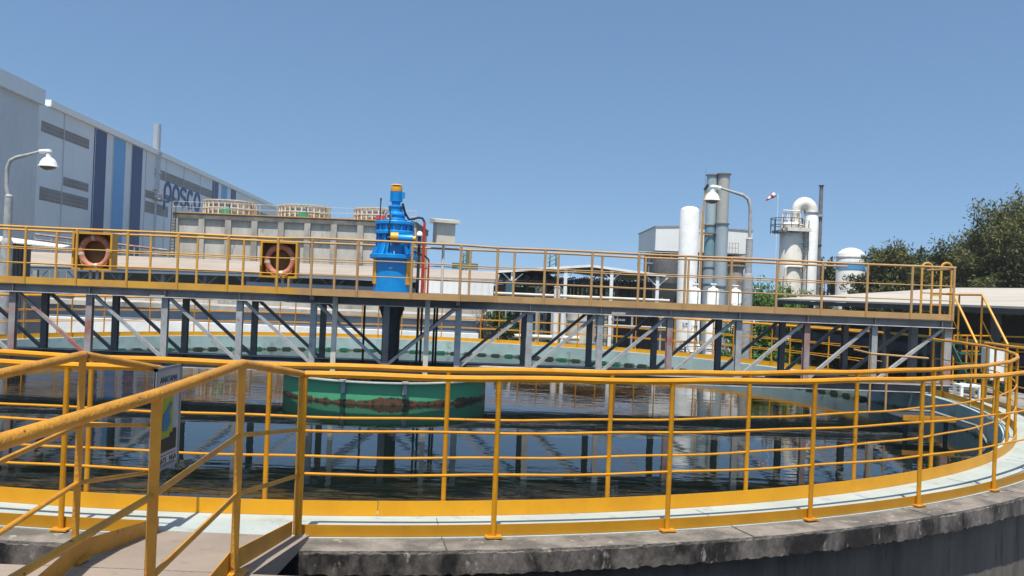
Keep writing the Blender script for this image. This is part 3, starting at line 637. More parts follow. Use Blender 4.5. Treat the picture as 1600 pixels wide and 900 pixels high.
NAVY = mat('navy_cladding', (.006, .035, .15), (.005, .028, .12), .5, .3); SKYB = mat('sky_blue_cladding', (.10, .33, .62), (.085, .29, .56), .5, .3)
LOUV = mat('louvre_grey', (.25, .235, .23), (.20, .19, .19), .7, .6, wave=('Z', .35, .04))
LETB = mat('lettering_blue', (.01, .05, .20), rough=.5)
hall = thing('factory_hall', 'long pale blue clad factory hall with navy and sky blue stripes and blue lettering', 'factory hall', wpt(0, GZ), 0)
sE = ws(440, 330)[0] + 3; zt = ws(75, 166)[1]
b = MB()
b.prism([wpt(-6, GZ), wpt(-6, zt), wpt(sE, zt), wpt(sE, GZ)], -wn * 60); b.build('wall', CLAD, hall, ang=0)
b = MB(); b.prism([wpt(-1.2, zt, .25), wpt(-1.2, zt + .55, .25), wpt(sE, zt + .55, .25), wpt(sE, zt, .25)], -wn * .6); b.build('roof_edge', WHT, hall, ang=0)
b = MB(); b.prism([wpt(-1.5, zt + .45, -.4), wpt(-1.5, zt + 4.2, -30), wpt(-1.5, zt + .3, -60)], wd * (sE + 1.5)); b.build('roof', CLAD2, hall, ang=0)
def panel(nm, mt, pxs, off=.03, zb_=None, zt_=None):
    (x0, y0, x1, y1) = pxs
    s0, za = ws(x0, y0); s1, _ = ws(x1, y0)
    zb = ws(x0, y1)[1] if zb_ is None else zb_
    if zt_ is not None: za = zt_
    b = MB(); b.prism([wpt(s0, zb, -.05), wpt(s0, za, -.05), wpt(s1, za, -.05), wpt(s1, zb, -.05)], wn * (off + .05)); return b.build(nm, mt, hall, ang=0)
for x0, x1, mt in ((148, 167.5, NAVY), (179, 197.5, SKYB), (208, 224.5, NAVY), (335.5, 345, NAVY), (350, 359, SKYB), (365, 373, NAVY)):
    panel('stripe', mt, (x0, 200, x1, 400), .03, -2.5, zt - .05)
for r in ((65, 188, 140.5, 205), (99, 276, 138.5, 290), (62, 291, 138.5, 312), (242, 262, 333, 277), (227, 296, 253, 308), (226, 313, 263, 331), (259, 304, 276, 312), (376, 319, 440, 326)):
    panel('louvre', LOUV, r)
for px in (96, 145, 174, 203, 226, 258, 286, 312, 334):    # sheet joints and downpipes
    s, z = ws(px, 300); b = MB(); b.prism([wpt(s - .04, -2, .0), wpt(s - .04, zt, .0), wpt(s + .04, zt, .0), wpt(s + .04, -2, .0)], wn * .06); b.build('joint_strip', CLAD2, hall, ang=0)
# lettering in the wall plane
sL = [ws(px, 310)[0] for px in (255.3, 267, 268.8, 279.8, 281, 291, 292, 301.8, 302.9, 312.7)]
zc0 = (ws(262, 302)[1] + ws(308, 311)[1]) / 2 + .05
zh = (ws(308, 299)[1] - ws(308, 327.5)[1]) / 2
zc0 = (ws(308, 301)[1] + ws(308, 331)[1]) / 2
zh = (ws(308, 301)[1] - ws(308, 331)[1]) / 2
def arc(c, w2, h2, a0, a1, th_=.17, n=28):
    out = []; inn = []
    for i in range(n + 1):
        a = R(a0 + (a1 - a0) * i / n)
        out.append((c + w2 * math.cos(a), zc0 + h2 * math.sin(a))); inn.append((c + w2 * (1 - th_ * 2) * math.cos(a), zc0 + h2 * .62 * math.sin(a)))
    return out, inn
def letter(parts, bars=()):
    b = MB()
    for o, i in parts:
        for k in range(len(o) - 1):
            b.add([wpt(s, z, f) for f in (-.02, .09) for s, z in (o[k], o[k + 1], i[k + 1], i[k])], [(0, 1, 2, 3), (7, 6, 5, 4), (0, 4, 5, 1), (1, 5, 6, 2), (2, 6, 7, 3), (3, 7, 4, 0)])
    for s0, s1, z0, z1 in bars: b.prism([wpt(s0, z0, -.02), wpt(s1, z0, -.02), wpt(s1, z1, -.02), wpt(s0, z1, -.02)], wn * .112)
    return b.build('letter', LETB, hall, ang=0)
cs = [((sL[2 * i] + sL[2 * i + 1]) / 2, (sL[2 * i + 1] - sL[2 * i]) / 2) for i in range(5)]
c, w2 = cs[0]; letter([arc(c, w2, zh, -178, 180)], [(c - w2, c - w2 * .62, zc0 - zh * 1.72, zc0 + zh * .1)])
c, w2 = cs[1]; letter([arc(c, w2, zh, -180, 180)])
c, w2 = cs[2]
def half(cz, a0, a1):
    out = []; inn = []
    for i in range(17):
        a = R(a0 + (a1 - a0) * i / 16)
        out.append((c + w2 * math.cos(a), cz + zh * .58 * math.sin(a))); inn.append((c + w2 * .62 * math.cos(a), cz + zh * .30 * math.sin(a)))
    return out, inn
letter([half(zc0 + zh * .43, 20, 270), half(zc0 - zh * .43, 90, -160)])
c, w2 = cs[3]; letter([arc(c, w2, zh, 42, 318)])
c, w2 = cs[4]; letter([arc(c, w2, zh, -180, 180)])
# ---- the nearer wing of the hall
wing = thing('hall_wing', 'tall grey ribbed wing at the left edge, nearer than the striped hall', 'building', wpt(-8, GZ))
z_w = 15.95; w0 = ws(73, 150)[0]
so, zo = w0 - 3.1, z_w
b = MB(); b.prism([wpt(-40, GZ, 0), wpt(-40, zo - 1, 0), wpt(so - .2, zo - 1, 0), wpt(so - .2, GZ, 0)], wn * 1.0); b.build('wall', CLAD2, wing, ang=0)
b = MB(); b.prism([wpt(-40, zo - 1.2, 1.001), wpt(-40, zo, 1.001), wpt(so, zo, 1.001), wpt(so, zo - 1.2, 1.001)], wn * .35); b.prism([wpt(-40, zo - .05, 1), wpt(-40, zo, 1), wpt(so, zo, 1), wpt(so, zo - .05, 1)], -wn * 8); b.build('fascia', CLAD, wing, ang=0)
# ---- exhaust stack on the hall
c = at(236, 430, 97); chx, chy = c.x, 97
ch = thing('exhaust_stack', 'silver exhaust stack with a service platform, standing in front of the striped hall', 'chimney', (chx, chy, GZ))
zz = lambda y: at(236, y, 97).z
cyl(ch, 'pipe', STAIN, chx, chy, .42, zz(236), zz(194), 20); cyl(ch, 'pipe', STAIN, chx, chy, .52, zz(309), zz(236), 20)
cyl(ch, 'flange', STAIN, chx, chy, .66, zz(240), zz(238), 20); cyl(ch, 'flange', STAIN, chx, chy, .72, zz(271), zz(269), 20)
b = MB(); b.box(chx - 1.6, chx + 1.1, chy - .9, chy + .9, zz(312), zz(310)); b.build('platform', GSTL, ch)
b = MB(); b.tube([(chx - 1.6, chy - .9, zz(298)), (chx + 1.1, chy - .9, zz(298))], .05); b.tube([(chx - 1.6, chy - .9, zz(304)), (chx + 1.1, chy - .9, zz(304))], .04)
for x in (-1.6, -.7, .2, 1.1): b.tube([(chx + x, chy - .9, zz(311)), (chx + x, chy - .9, zz(298))], .04)
b.build('platform_railing', RST, ch)
b = MB(); b.rev([(.0, -.5), (.35, -.36), (.5, 0), (.35, .36), (0, .5)], (chx - 1.0, chy, zz(304)), 16); b.build('tank', WHT, ch)
b = MB()
for k in range(20): b.tube([(chx - .95, chy - .5, zz(308) + k * .34), (chx - .6, chy - .5, zz(308) + k * .34)], .02, 5)
for x in (-.95, -.6): b.tube([(chx + x, chy - .5, zz(310)), (chx + x, chy - .5, zz(240))], .03, 5)
b.build('ladder', RST, ch)
b = MB(); b.tube([(chx, chy, GZ), (chx, chy, zz(312))], .3); b.build('lower_pipe', STAIN, ch)
# ---- cooling tower
CTW = mat('stained_cooling_tower_concrete', (.44, .41, .36), (.26, .24, .21), .9, .5, (.42, .62), c3=(.10, .09, .08), s3=.9, k3=(.56, .7), stretch=(1, 1, .45), bump=.2, bscale=4)
CTP = mat('stained_panel_concrete', (.56, .52, .46), (.37, .345, .30), .9, .6, (.42, .66), c3=(.14, .13, .12), s3=1.1, k3=(.58, .74), stretch=(1, 1, .4))
CTD = mat('dark_weathered_beam', (.10, .095, .085), (.20, .185, .165), .9, 1.2, bump=.2)
DC = 80; xL, xR = ax(265, DC), ax(645, DC); zT = az_(430, 337.5, DC)
ct = thing('cooling_tower', 'long stained concrete cooling tower block with pilasters, below the three fan stacks', 'cooling tower', ((xL + xR) / 2, DC, GZ))
MB().box(xL + .1, xR - .1, DC + .25, DC + 12, GZ, zT - .35).build('wall', CTP, ct, ang=0)
MB().box(xL, xR, DC, DC + 12.2, zT - .55, zT - .05).build('top_beam', CTD, ct, ang=0)
MB().box(xL - .05, xR + .05, DC - .06, DC + 12.3, zT - .05, zT + .03).build('roof_edge', YELB, ct, ang=0)
zm = az_(430, 374, DC); MB().box(xL, xR, DC + .05, DC + .24, zm - .12, zm + .12).build('beam', CTD, ct, ang=0)
sp_ = (ax(559, DC) - ax(269, DC)) / 7
for i in range(10):
    x = ax(269, DC) + i * sp_ + .0
    if x > xR: break
    MB().box(x - .28, x + .28, DC - .02, DC + .245, GZ, zT - .56).build('pilaster', CTW, ct, ang=0)
b = MB()
for x, yb in ((xL + .1, DC - .1),): 
    for k in range(26): b.tube([(x - .2, yb, 1 + k * .28), (x + .2, yb, 1 + k * .28)], .02, 5)
    for dx in (-.2, .2): b.tube([(x + dx, yb, .8), (x + dx, yb, zT + 1.0)], .035, 5)
b.build('ladder', DKS, ct)
b = MB()
for i in range(15):
    x = xL + (xR - xL) * i / 14; b.tube([(x, DC, zT), (x, DC, zT + 1.0)], .02, 5)
for z in (.5, 1.0): b.tube([(xL, DC, zT + z), (xR, DC, zT + z)], .016, 5)
b.build('roof_railing', WHTB, ct)
FANG = mat('grey_fan_panels', (.36, .34, .31), (.27, .255, .23), .8, 1.5)
FANW = mat('off_white_fan_stack', (.60, .57, .50), (.50, .47, .41), .7, 1.5, c3=(.3, .27, .22), s3=3, k3=(.6, .75))
for i, (x0, x1, yb, yt) in enumerate(((316, 393, 336, 311.5), (433, 509, 342, 319), (550, 626, 346, 324))):
    Df = 84; xc = (ax(x0, Df) + ax(x1, Df)) / 2; r = (ax(x1, Df) - ax(x0, Df)) / 2; zb, z1 = zT, az_((x0 + x1) / 2, yt, Df - r)
    f = thing('fan_stack', 'off-white ribbed fan stack on the cooling tower, ' + ['leftmost, by the blue lettering', 'the middle one, against clear sky', 'rightmost, partly behind the gear motor'][i], 'fan stack', (xc, Df, zT), 0, 'fan stacks on the cooling tower')
    b = MB(); b.rev([(r, zb), (r * .94, (zb + z1) / 2), (r * .97, z1), (r * .93, z1), (r * .90, (zb + z1) / 2), (r * .95, zb)], (xc, Df, 0), 40); b.build('shell', FANG, f)
    b = MB()
    for k in range(26):
        a = R(k * 360 / 26); d = Vector((math.cos(a), math.sin(a), 0)); b.bar(Vector((xc, Df, zb)) + d * (r * 1.03), Vector((xc, Df, z1)) + d * (r * 1.0), .13, .10)
    b.build('ribs', FANW, f, ang=0)
    b = MB()
    for fr_ in (.02, .5, .97):
        z = zb + (z1 - zb) * fr_; rr_ = r * 1.04
        b.ringbox(rr_ - .06, rr_ + .04, z - .05, z + .05, (xc, Df), 0, 360, 9)
    b.build('hoops', FANW, f, ang=0)
    mcol = GRN if i < 2 else REDP
    MB().cbox((xc + .6, DC + 2.2 - 1.2, zT + .28), .8, .5, .5).build('fan_motor', mcol, f)
    MB().tube([(xc + .9, DC + 1, zT), (xc + .9, DC + 1, zT + 1.1)], .05, 6).build('post', DKS, f)
# ---- long beige roofed shed
ROOFB = mat('beige_roof_sheet', (.38, .32, .26), (.32, .265, .215), .6, .5, c3=(.23, .19, .15), s3=1.5, k3=(.62, .8), wave=('X', .6, .05))
ROOFB.node_tree.nodes['Principled BSDF'].inputs['Specular IOR Level'].default_value = .25
SHW = mat('blue_grey_wall', (.16, .20, .24), (.13, .165, .20), .7, .6)
a0, a1 = at(38, 414, 46), at(873, 439, 44); b0, b1 = at(43, 393, 54), at(858, 428, 53)
shd = thing('long_shed', 'long low shed with beige corrugated roof and dark open front, below the cooling tower', 'shed', ((a0.x + a1.x) / 2, 48, GZ))
b = MB(); b.prism([a0, a1, b1, b0], (0, 0, -.06)); b.build('roof', ROOFB, shd, ang=0)
b = MB(); b.bar(a0 + Vector((.1, .06, -.16)), a1 + Vector((-.1, .06, -.16)), .06, .18); b.build('eave_beam', SHW, shd, ang=0)
b = MB(); b.box(a0.x + .5, a1.x - 1, 50.5, 50.7, GZ, 1.9); b.build('back_wall', SHW, shd, ang=0)
for i in range(13):
    x = a0.x + .6 + (a1.x - a0.x - 1.2) * i / 12; z = a0.z + (a1.z - a0.z) * (x - a0.x) / (a1.x - a0.x) - .25
    if ax(540, 46) < x < ax(640, 46): continue
    f = MB(); f.box(x - .1, x + .1, 46.0, 46.2, GZ, z); f.build('column', SHW if i % 3 else GSTL, shd, ang=0)
    f = MB(); f.bar((x - .6, 46.1, z - .02), (x, 46.1, z - .6), .05, .05); f.bar((x + .6, 46.1, z - .02), (x, 46.1, z - .6), .05, .05); f.build('brace', GSTL, shd, ang=0)
x0, x1 = ax(385, 45.5), ax(655, 45.5)
b = MB(); b.box(x0, x1, 45.4, 45.9, GZ, 1.55); b.build('lower_wall', mat('blue_grey_sheet', (.25, .30, .35), (.2, .24, .28), .6, .5, wave=('Z', .5, .03)), shd, ang=0)
ww = thing('white_sheet_wall', 'bright white corrugated sheet wall right of the gear motor, under the beige roof', 'wall', (ax(712, 43), 43, GZ))
MB().box(ax(650, 43), ax(771, 43), 42.9, 43.3, GZ, az_(712, 438, 43)).build('sheet', mat('white_sheet', (.70, .71, .70), (.62, .63, .63), .5, .5, wave=('X', .35, .03)), ww, ang=0)
MB().box(ax(650, 43) , ax(771, 43) + .05, 42.88, 43.32, az_(712, 438, 43), az_(712, 438, 43) + .08).build('cap', GSTL, ww, ang=0)
# machinery silhouettes in the open shed
rp_ = thing('roof_pipe', 'brown-red pipeline on short legs along the foot of the striped hall', 'pipe', (ax(150, 58), 58, 2.6))
b = MB(); pA, pB = at(55, 366, 58), at(262, 391, 58); b.tube([pA, pB], .07); b.tube([pA - Vector((0, 0, .35)), pB - Vector((0, 0, .35))], .05); b.build('pipe', RST, rp_)
for k in range(9):
    q = pA.lerp(pB, k / 8); MB().tube([q, (q.x, q.y, GZ)], .05, 6).build('leg', GSTL, rp_)
# ---- white roofed lean-to, far left
c0, c1, c2, c3 = at(-60, 370, 37), at(98, 386, 33), at(110, 383.5, 38), at(-60, 361, 42)
lt = thing('lean_to', 'small lean-to with white corrugated roof at the left edge, on dark posts', 'shed', (ax(20, 37), 37, GZ))
b = MB(); b.prism([c0, c1, c2, c3], (0, 0, -.05)); b.build('roof', mat('white_roof_sheet', (.74, .70, .64), (.66, .62, .56), .6, 1, wave=('X', .25, .04)), lt, ang=0)
for px in (12, 17, 23, 30, 34, 40): b = MB(); x = ax(px, 36); b.box(x - .07, x + .07, 36.0, 36.14, GZ, az_(px, 384, 36)); b.build('post', DKS, lt, ang=0)
b = MB(); b.box(ax(-60, 38), ax(42, 38), 38, 38.2, GZ, az_(20, 380, 38)); b.build('back_wall', DKS, lt, ang=0)
# ---- neighbouring tank wall behind
gb = thing('grey_basin', 'low blue-grey concrete basin with stained ledge and white base band, behind the tank', 'basin', (ax(380, 38), 38, GZ))
NB = mat('blue_grey_concrete', (.25, .29, .33), (.20, .235, .27), .8, .5, c3=(.14, .15, .16), s3=1.2, k3=(.58, .75))
xa, xb = ax(45, 33), ax(752, 33)
MB().box(xa, xb, 33, 44, GZ, .42).build('wall', NB, gb, ang=0)
b = MB(); b.box(xa - .1, xb + .1, 32.85, 44.1, .42, .60); b.build('ledge', CTW, gb, ang=0)
MB().box(xa, xb, 35.5, 44, .60, .95).build('upper_wall', CTW, gb, ang=0)
MB().box(xa - 0.2, xb, 31.8, 32.2, GZ, -.02).build('white_band', WHT, gb, ang=0)
dp = thing('dark_wall_panel', 'dark blue-grey steel cabinet at the left edge behind the tank railing', 'cabinet', (ax(15, 31), 31, GZ))
MB().box(ax(-90, 30.5), ax(46, 30.5), 30.4, 31.4, GZ, az_(20, 454, 30.5)).build('case', mat('dark_blue_grey', (.06, .075, .095), (.045, .06, .075), .5, 1), dp, ang=0)
for px in (3, 17, 32): x = ax(px, 30.4); MB().box(x - .02, x + .02, 30.37, 30.4, GZ, az_(20, 458, 30.5)).build('seam', DKS, dp, ang=0)
# ---- street lamps
def lamp(label, pole, px_top, D, arm, head, hw, z_low, collars):
    x = at(pole, 430, D).x; th = thing('street_lamp', label, 'street lamp', (x, D, GZ), 0, 'curved arm street lamps')
    zl = az_(pole, z_low, D)
    zs = [az_(pole, c_, D) for c_ in collars]
    MB().tube([(x, D, GZ), (x, D, zs[0])], .155, 16).build('lower_pole', GSTL, th)
    MB().rev([(.155, zs[0]), (.16, zs[0] + .06), (.11, zs[0] + .2)], (x, D, 0), 16).build('collar', GSTL, th)
    MB().tube([(x, D, zs[0] + .1), (x, D, zl)], .105, 16).build('middle_pole', GSTL, th)
    pts = [(x, D, zl - .05)] + [(at(a_, b_, D).x, D, at(a_, b_, D).z) for a_, b_ in arm]
    MB().rev([(.105, zl), (.11, zl + .05), (.05, zl + .1)], (x, D, 0), 16).build('collar', GSTL, th)
    MB().tube(pts, [.055] * (len(pts) - 2) + [.045, .04], 12).build('arm', GSTL, th)
    hc = at(head[0], head[1], D); r = hw / 2 / F * D
    hd = MB().rev([(r, -.05 * r), (r * .99, .06 * r), (r * .86, .12 * r), (r * .80, .42 * r), (r * .55, .78 * r), (r * .28, .95 * r), (r * .25, 1.45 * r), (r * .34, 1.5 * r), (r * .3, 1.75 * r), (0, 1.8 * r)], hc, 28).build('lamp_shade', WHT, th)
    MB().rev([(0, -.42 * r), (.4 * r, -.36 * r), (.72 * r, -.2 * r), (.82 * r, -.04 * r), (.8 * r, .0)], hc, 24).build('lens', mat('brown_glass', (.20, .15, .11), (.13, .10, .08), .2, 10), hd)
    e_ = pts[-1]; MB().tube([e_, (hc.x, D, hc.z + 1.6 * r)], .06, 10).build('bracket', WHT, th)
lamp('curved arm street lamp with white dome, before the ribbed wing at the left edge', 8.5, 0, 24, [(10, 290), (11.5, 262), (16, 251), (26, 246), (45, 241.5), (62, 237)], (75.5, 260), 30, 309, (383,))
lamp('curved arm street lamp with white dome in front of the twin stacks', 1169, 0, 26.5, [(1172, 350), (1172.5, 324), (1169, 311), (1161, 305), (1145, 300), (1126, 294)], (1112.5, 313), 27, 376, (437,))
# ---- open steel shed in the middle
PKL, PK, PKR = at(778, 425, 42), at(923, 416, 42), at(1040, 432, 42)
os_ = thing('open_shed', 'open steel shed with white edged gable roof and dark trusses, in the middle distance', 'shed', (PK.x, 48, GZ))
dv = Vector((0, 14, 0))
b = MB(); b.prism([PKL, PK, PKR, PKR - Vector((0, 0, .05)), PK - Vector((0, 0, .05)), PKL - Vector((0, 0, .05))], dv); b.build('roof', DKS, os_, ang=0)
b = MB(); b.bar(PKL + Vector((0, -.05, .02)), PK + Vector((0, -.05, .02)), .06, .12); b.bar(PK + Vector((0, -.05, .02)), PKR + Vector((0, -.05, .02)), .06, .12); b.build('roof_edge', WHT, os_, ang=0)
for px in (800, 883, 955, 1027):
    x = ax(px, 42); z = PKL.z + (PK.z - PKL.z) * (x - PKL.x) / (PK.x - PKL.x) if x < PK.x else PK.z + (PKR.z - PK.z) * (x - PK.x) / (PKR.x - PK.x)
    MB().box(x - .08, x + .08, 42, 42.16, GZ, z - .05).build('column', WHT, os_, ang=0)
    f = MB(); f.bar((x - .5, 42.08, z - .1), (x, 42.08, z - .55), .05, .05); f.bar((x + .5, 42.08, z - .1), (x, 42.08, z - .55), .05, .05); f.build('brace', WHT, os_, ang=0)
for i in range(9):
    y = 43.5 + i * 1.5
    for px in (815, 862, 908, 960):
        if i % 2 == 0: x = ax(px, 42) + .3; MB().box(x - .07, x + .07, y - .07, y + .07, GZ, PKL.z - .1).build('inner_column', DKS, os_, ang=0)
    f = MB(); zt_ = PKL.z - .2; f.bar((PKL.x + .2, y, zt_ - .3), (PKR.x - .2, y, zt_ - .3), .08, .08)
    n_ = 16
    for k in range(n_):
        xa_, xb_ = PKL.x + .2 + (PKR.x - PKL.x - .4) * k / n_, PKL.x + .2 + (PKR.x - PKL.x - .4) * (k + 1) / n_
        f.bar((xa_, y, zt_ - .3), ((xa_ + xb_) / 2, y, zt_ + .15), .05, .05); f.bar(((xa_ + xb_) / 2, y, zt_ + .15), (xb_, y, zt_ - .3), .05, .05)
    f.build('roof_truss', DKS, os_, ang=0)
MB().box(ax(962, 46), ax(1062, 46), 46, 46.3, GZ, 2.4).build('dark_wall', mat('dark_sheet', (.022, .024, .028), (.03, .032, .035), .7, 1, wave=('X', .4, .04)), os_, ang=0)
# pipe rack
prk = thing('pipe_rack', 'pair of long white horizontal pipes on posts, in front of the open shed', 'pipe', (ax(900, 39), 39, GZ))
MB().tube([at(772, 458, 39), at(1046, 470, 39)], .065, 12).build('pipe', WHTB, prk)
MB().tube([at(775, 524, 37), at(905, 529, 37)], .10, 12).build('pipe', WHTB, prk)
MB().tube([at(944, 508, 39), at(1045, 513, 39)], .05, 8).build('pipe', GSTL, prk)
for px in (783, 820, 870, 930, 990, 1035): x = ax(px, 39); MB().tube([(x, 39.1, GZ), (x, 39.1, az_(px, 466, 39))], .05, 8).build('post', GSTL, prk)
vp = thing('vertical_pipe', 'thick white capped vertical pipe left of the beige tank', 'pipe', (ax(870.5, 36), 36, GZ)); x = vp.location.x
MB().tube([(x, 36, GZ), (x, 36, az_(870, 450, 36))], .13, 12).build('pipe', WHT, vp); MB().rev([(.13, 0), (.15, .03), (.1, .08), (0, .1)], (x, 36, az_(870, 450, 36)), 12).build('cap', GSTL, vp)
vp = thing('vertical_pipe', 'slimmer white vertical pipe with valve, close beside the beige tank', 'pipe', (ax(881, 37), 37, GZ)); x = vp.location.x
MB().tube([(x, 37, GZ), (x, 37, 1.3)], .10, 12).build('pipe', WHT, vp); MB().rev([(.1, 0), (.2, .03), (.2, .1), (.1, .13)], (x, 37, -1.0), 12).build('flange', GSTL, vp)
cyl_ = thing('round_tank', 'squat beige cylindrical tank standing before the open shed', 'tank', (ax(910, 38.5), 38.5, GZ)); x = cyl_.location.x; z = az_(910, 470, 38.5)
MB().rev([(.62, GZ), (.62, z - .12), (.55, z - .04), (.3, z + .02), (0, z + .04)], (x, 38.5, 0), 28).build('shell', WHTB, cyl_)
MB().ringbox(.62, .645, -.6, -.54, (x, 38.5), 0, 360, 12).build('hoop', GSTL, cyl_); MB().ringbox(.62, .645, .4, .46, (x, 38.5), 0, 360, 12).build('hoop', GSTL, cyl_)
TEAL = mat('teal_machine', (.04, .10, .13), (.03, .07, .09), .5, 2)
ms = thing('pump_skid', 'dark teal pumps and pipes inside the open shed', 'machine', (ax(845, 41), 41, GZ))
for px, pw, y0_, y1_ in ((790, 10, 438, 470), (815, 14, 485, 540), (832, 8, 478, 545), (846, 10, 470, 545)):
    MB().box(ax(px, 41), ax(px + pw, 41), 40.8, 41.6, az_(px, y1_, 41), az_(px, y0_, 41)).build('housing', TEAL, ms, ang=0)
for k in range(8):
    xa_ = ax(780 + k * 12, 40.5); z_ = .9 + .25 * math.sin(k * 2.1)
    MB().tube([(xa_, 40.5, -1.5), (xa_, 40.5, z_), (xa_ + .15, 40.5, z_ + .15), (xa_ + .6, 40.5, z_ + .15), (xa_ + .75, 40.5, z_), (xa_ + .75, 40.5, -1.5)], .05, 8).build('pipe', GSTL if k % 2 else DKS, ms)
rt = thing('rust_tank', 'small brown-red machine under the beige roof, beside the white sheet wall', 'machine', (ax(786, 44), 44, GZ))
MB().box(ax(778, 44), ax(791, 44), 43.7, 44.5, GZ, az_(785, 447, 44)).build('housing', mat('brown_red', (.12, .04, .03), rough=.6), rt); MB().cbox((ax(784, 44), 44, az_(785, 446, 44)), .5, .5, .1).build('cap', DKS, rt)
# ---- process building
PB = mat('white_cladding', (.76, .76, .73), (.70, .70, .67), .5, .4, wave=('X', .4, .02)); PBL = mat('shaded_side_cladding', (.60, .60, .58), (.54, .54, .53), .5, .4, wave=('Y', .4, .02))
Dp = 61; xA_, xB_ = ax(1021, Dp), ax(1172, Dp); zA = az_(1100, 356, Dp); zB = az_(1030, 391.5, Dp)
pb = thing('process_building', 'white clad upper storey on dark open steelwork, behind the white pressure vessel', 'building', ((xA_ + xB_) / 2, 65, GZ))
b = MB(); b.prism([(xA_, Dp, zB), (xB_, Dp, zB), (xB_, Dp, zA - .05), (xA_ + 2.6, Dp, zA + .12), (xA_, Dp, zA - .02)], (0, 8.2, 0)); b.build('upper_storey', PB, pb, ang=0)
b = MB(); b.prism([(xA_ - .06, Dp - .06, zA + .01), (xA_ + 2.6, Dp - .06, zA + .15), (xB_ + .06, Dp - .06, zA - .02), (xB_ + .06, Dp - .06, zA - .10), (xA_ + 2.6, Dp - .06, zA + .07), (xA_ - .06, Dp - .06, zA - .07)], (0, 8.4, 0)); b.build('roof_edge', GSTL, pb, ang=0)
MB().box(xA_ + .3, xB_ - .3, 63, 68, GZ, zB - .1).build('dark_core', DKS, pb, ang=0)
for fx in (0, .15, .3, .48, .66, .83, 1):
    x = xA_ + .15 + (xB_ - xA_ - .3) * fx; MB().box(x - .12, x + .12, 61.1, 61.34, GZ, zB - .1).build('column', DKS, pb, ang=0)
for z in (4.0, 3.2, 2.2, 1.2, .2): MB().box(xA_ + .1, xB_ - .1, 61.35, 61.5, z - .08, z + .08).build('floor_beam', GST, pb, ang=0)
for z in (4.3, 3.5, 2.5): 
    b = MB(); b.tube([(xA_ - 1.2, 61, z + .5), (xA_ + 2, 61, z + .5)], .03, 6)
    for k in range(5): b.tube([(xA_ - 1.2 + k * .8, 61, z - .5), (xA_ - 1.2 + k * .8, 61, z + .5)], .025, 6)
    b.build('walkway_railing', GSTL, pb)
MB().rev([(.6, 1.6), (1.0, 2.6), (1.0, 4.3)], (ax(1040, 60), 60, 0), 20).build('hopper', GST, pb)
CYB = mat('stained_cyclone', (.34, .31, .28), (.25, .22, .19), .8, 1.2, c3=(.18, .09, .06), s3=2, k3=(.55, .7))
for px, rr_ in ((1147, .62), (1131, .36)):
    x = ax(px, 58); z = az_(px, 414, 58)
    cy = thing('cyclone', ['large stained grey cyclone vessel with brown top', 'narrow stained grey cyclone vessel'][px < 1140] + ' below the white clad storey', 'vessel', (x, 58, GZ))
    MB().rev([(rr_ * .9, GZ), (rr_ * .9, z - .3), (rr_ * 1.15, z - .1), (rr_ * 1.15, z)], (x, 58, 0), 24).build('shell', CYB, cy)
    MB().rev([(rr_ * 1.1, z), (rr_ * 1.25, z + .25), (rr_ * 1.05, z + .55), (0, z + .6)], (x, 58, 0), 24).build('top', mat('rusty_brown', (.24, .13, .09), (.15, .09, .07), .9, 2), cy)
b = MB(); xg = ax(1127, 59.5); xh = ax(1151, 59.5); zg = az_(1140, 395, 59.5)
for z in (0, .35, .7): b.tube([(xg, 59.5, zg + z), (xh, 59.5, zg + z)], .025, 6)
for k in range(6): b.tube([(xg + (xh - xg) * k / 5, 59.5, zg - .1), (xg + (xh - xg) * k / 5, 59.5, zg + .7)], .02, 6)
b.build('small_railing', GSTL, pb)
# twin stacks
TL = mat('pale_teal_stack', (.33, .42, .43), (.26, .35, .37), .6, .9, c3=(.2, .24, .24), s3=2, k3=(.6, .75), stretch=(1, 1, .4)); TL2 = mat('grey_beige_stack', (.37, .37, .33), (.30, .31, .285), .7, .9, c3=(.2, .2, .18), s3=2, k3=(.58, .75), stretch=(1, 1, .4))
TLB = mat('blue_grey_stack', (.33, .39, .42), (.24, .30, .33), .6, .9, stretch=(1, 1, .4)); TLD = mat('dark_teal_stack', (.17, .29, .34), (.13, .23, .27), .6, 1)
Ds = 50
xs1 = ax(1106, Ds); xs2 = ax(1122, Ds); zf = lambda y: az_(1115, y, Ds)
s1 = thing('tall_stack', 'slimmer pale teal stack of the pair behind the street lamp', 'chimney', (xs1, Ds, GZ), 0, 'twin stacks')
cyl(s1, 'upper_pipe', TL, xs1, Ds, .31, zf(352), zf(273)); cyl(s1, 'lower_pipe', TLD, xs1, Ds, .33, zf(400), zf(352)); cyl(s1, 'base_pipe', TLB, xs1, Ds, .34, GZ, zf(400))
for y in (274, 352, 366, 400, 418, 444): cyl(s1, 'flange', GST, xs1, Ds, .375, zf(y) - .03, zf(y) + .03)
s2 = thing('tall_stack', 'thicker grey stack of the pair, its top half beige-grey and lower half blue-grey', 'chimney', (xs2, Ds - .3, GZ), 0, 'twin stacks')
cyl(s2, 'upper_pipe', TL2, xs2, Ds - .3, .34, zf(350), zf(272)); cyl(s2, 'lower_pipe', TLB, xs2, Ds - .3, .37, GZ, zf(350))
for y in (273, 350, 447): cyl(s2, 'flange', GST, xs2, Ds - .3, .42, zf(y) - .035, zf(y) + .035)
b = MB()
for k in range(22): b.tube([(xs1 + .28, Ds - .35, zf(450) + k * .17), (xs1 + .48, Ds - .35, zf(450) + k * .17)], .012, 5)
for x in (.28, .48): b.tube([(xs1 + x, Ds - .35, zf(452)), (xs1 + x, Ds - .35, zf(352))], .018, 5)
b.build('ladder', DKS, s1)
MB().box(xs1 - .9, xs1 + .7, Ds - .45, Ds - .35, zf(366), zf(364.5)).build('bracket', GST, s1)
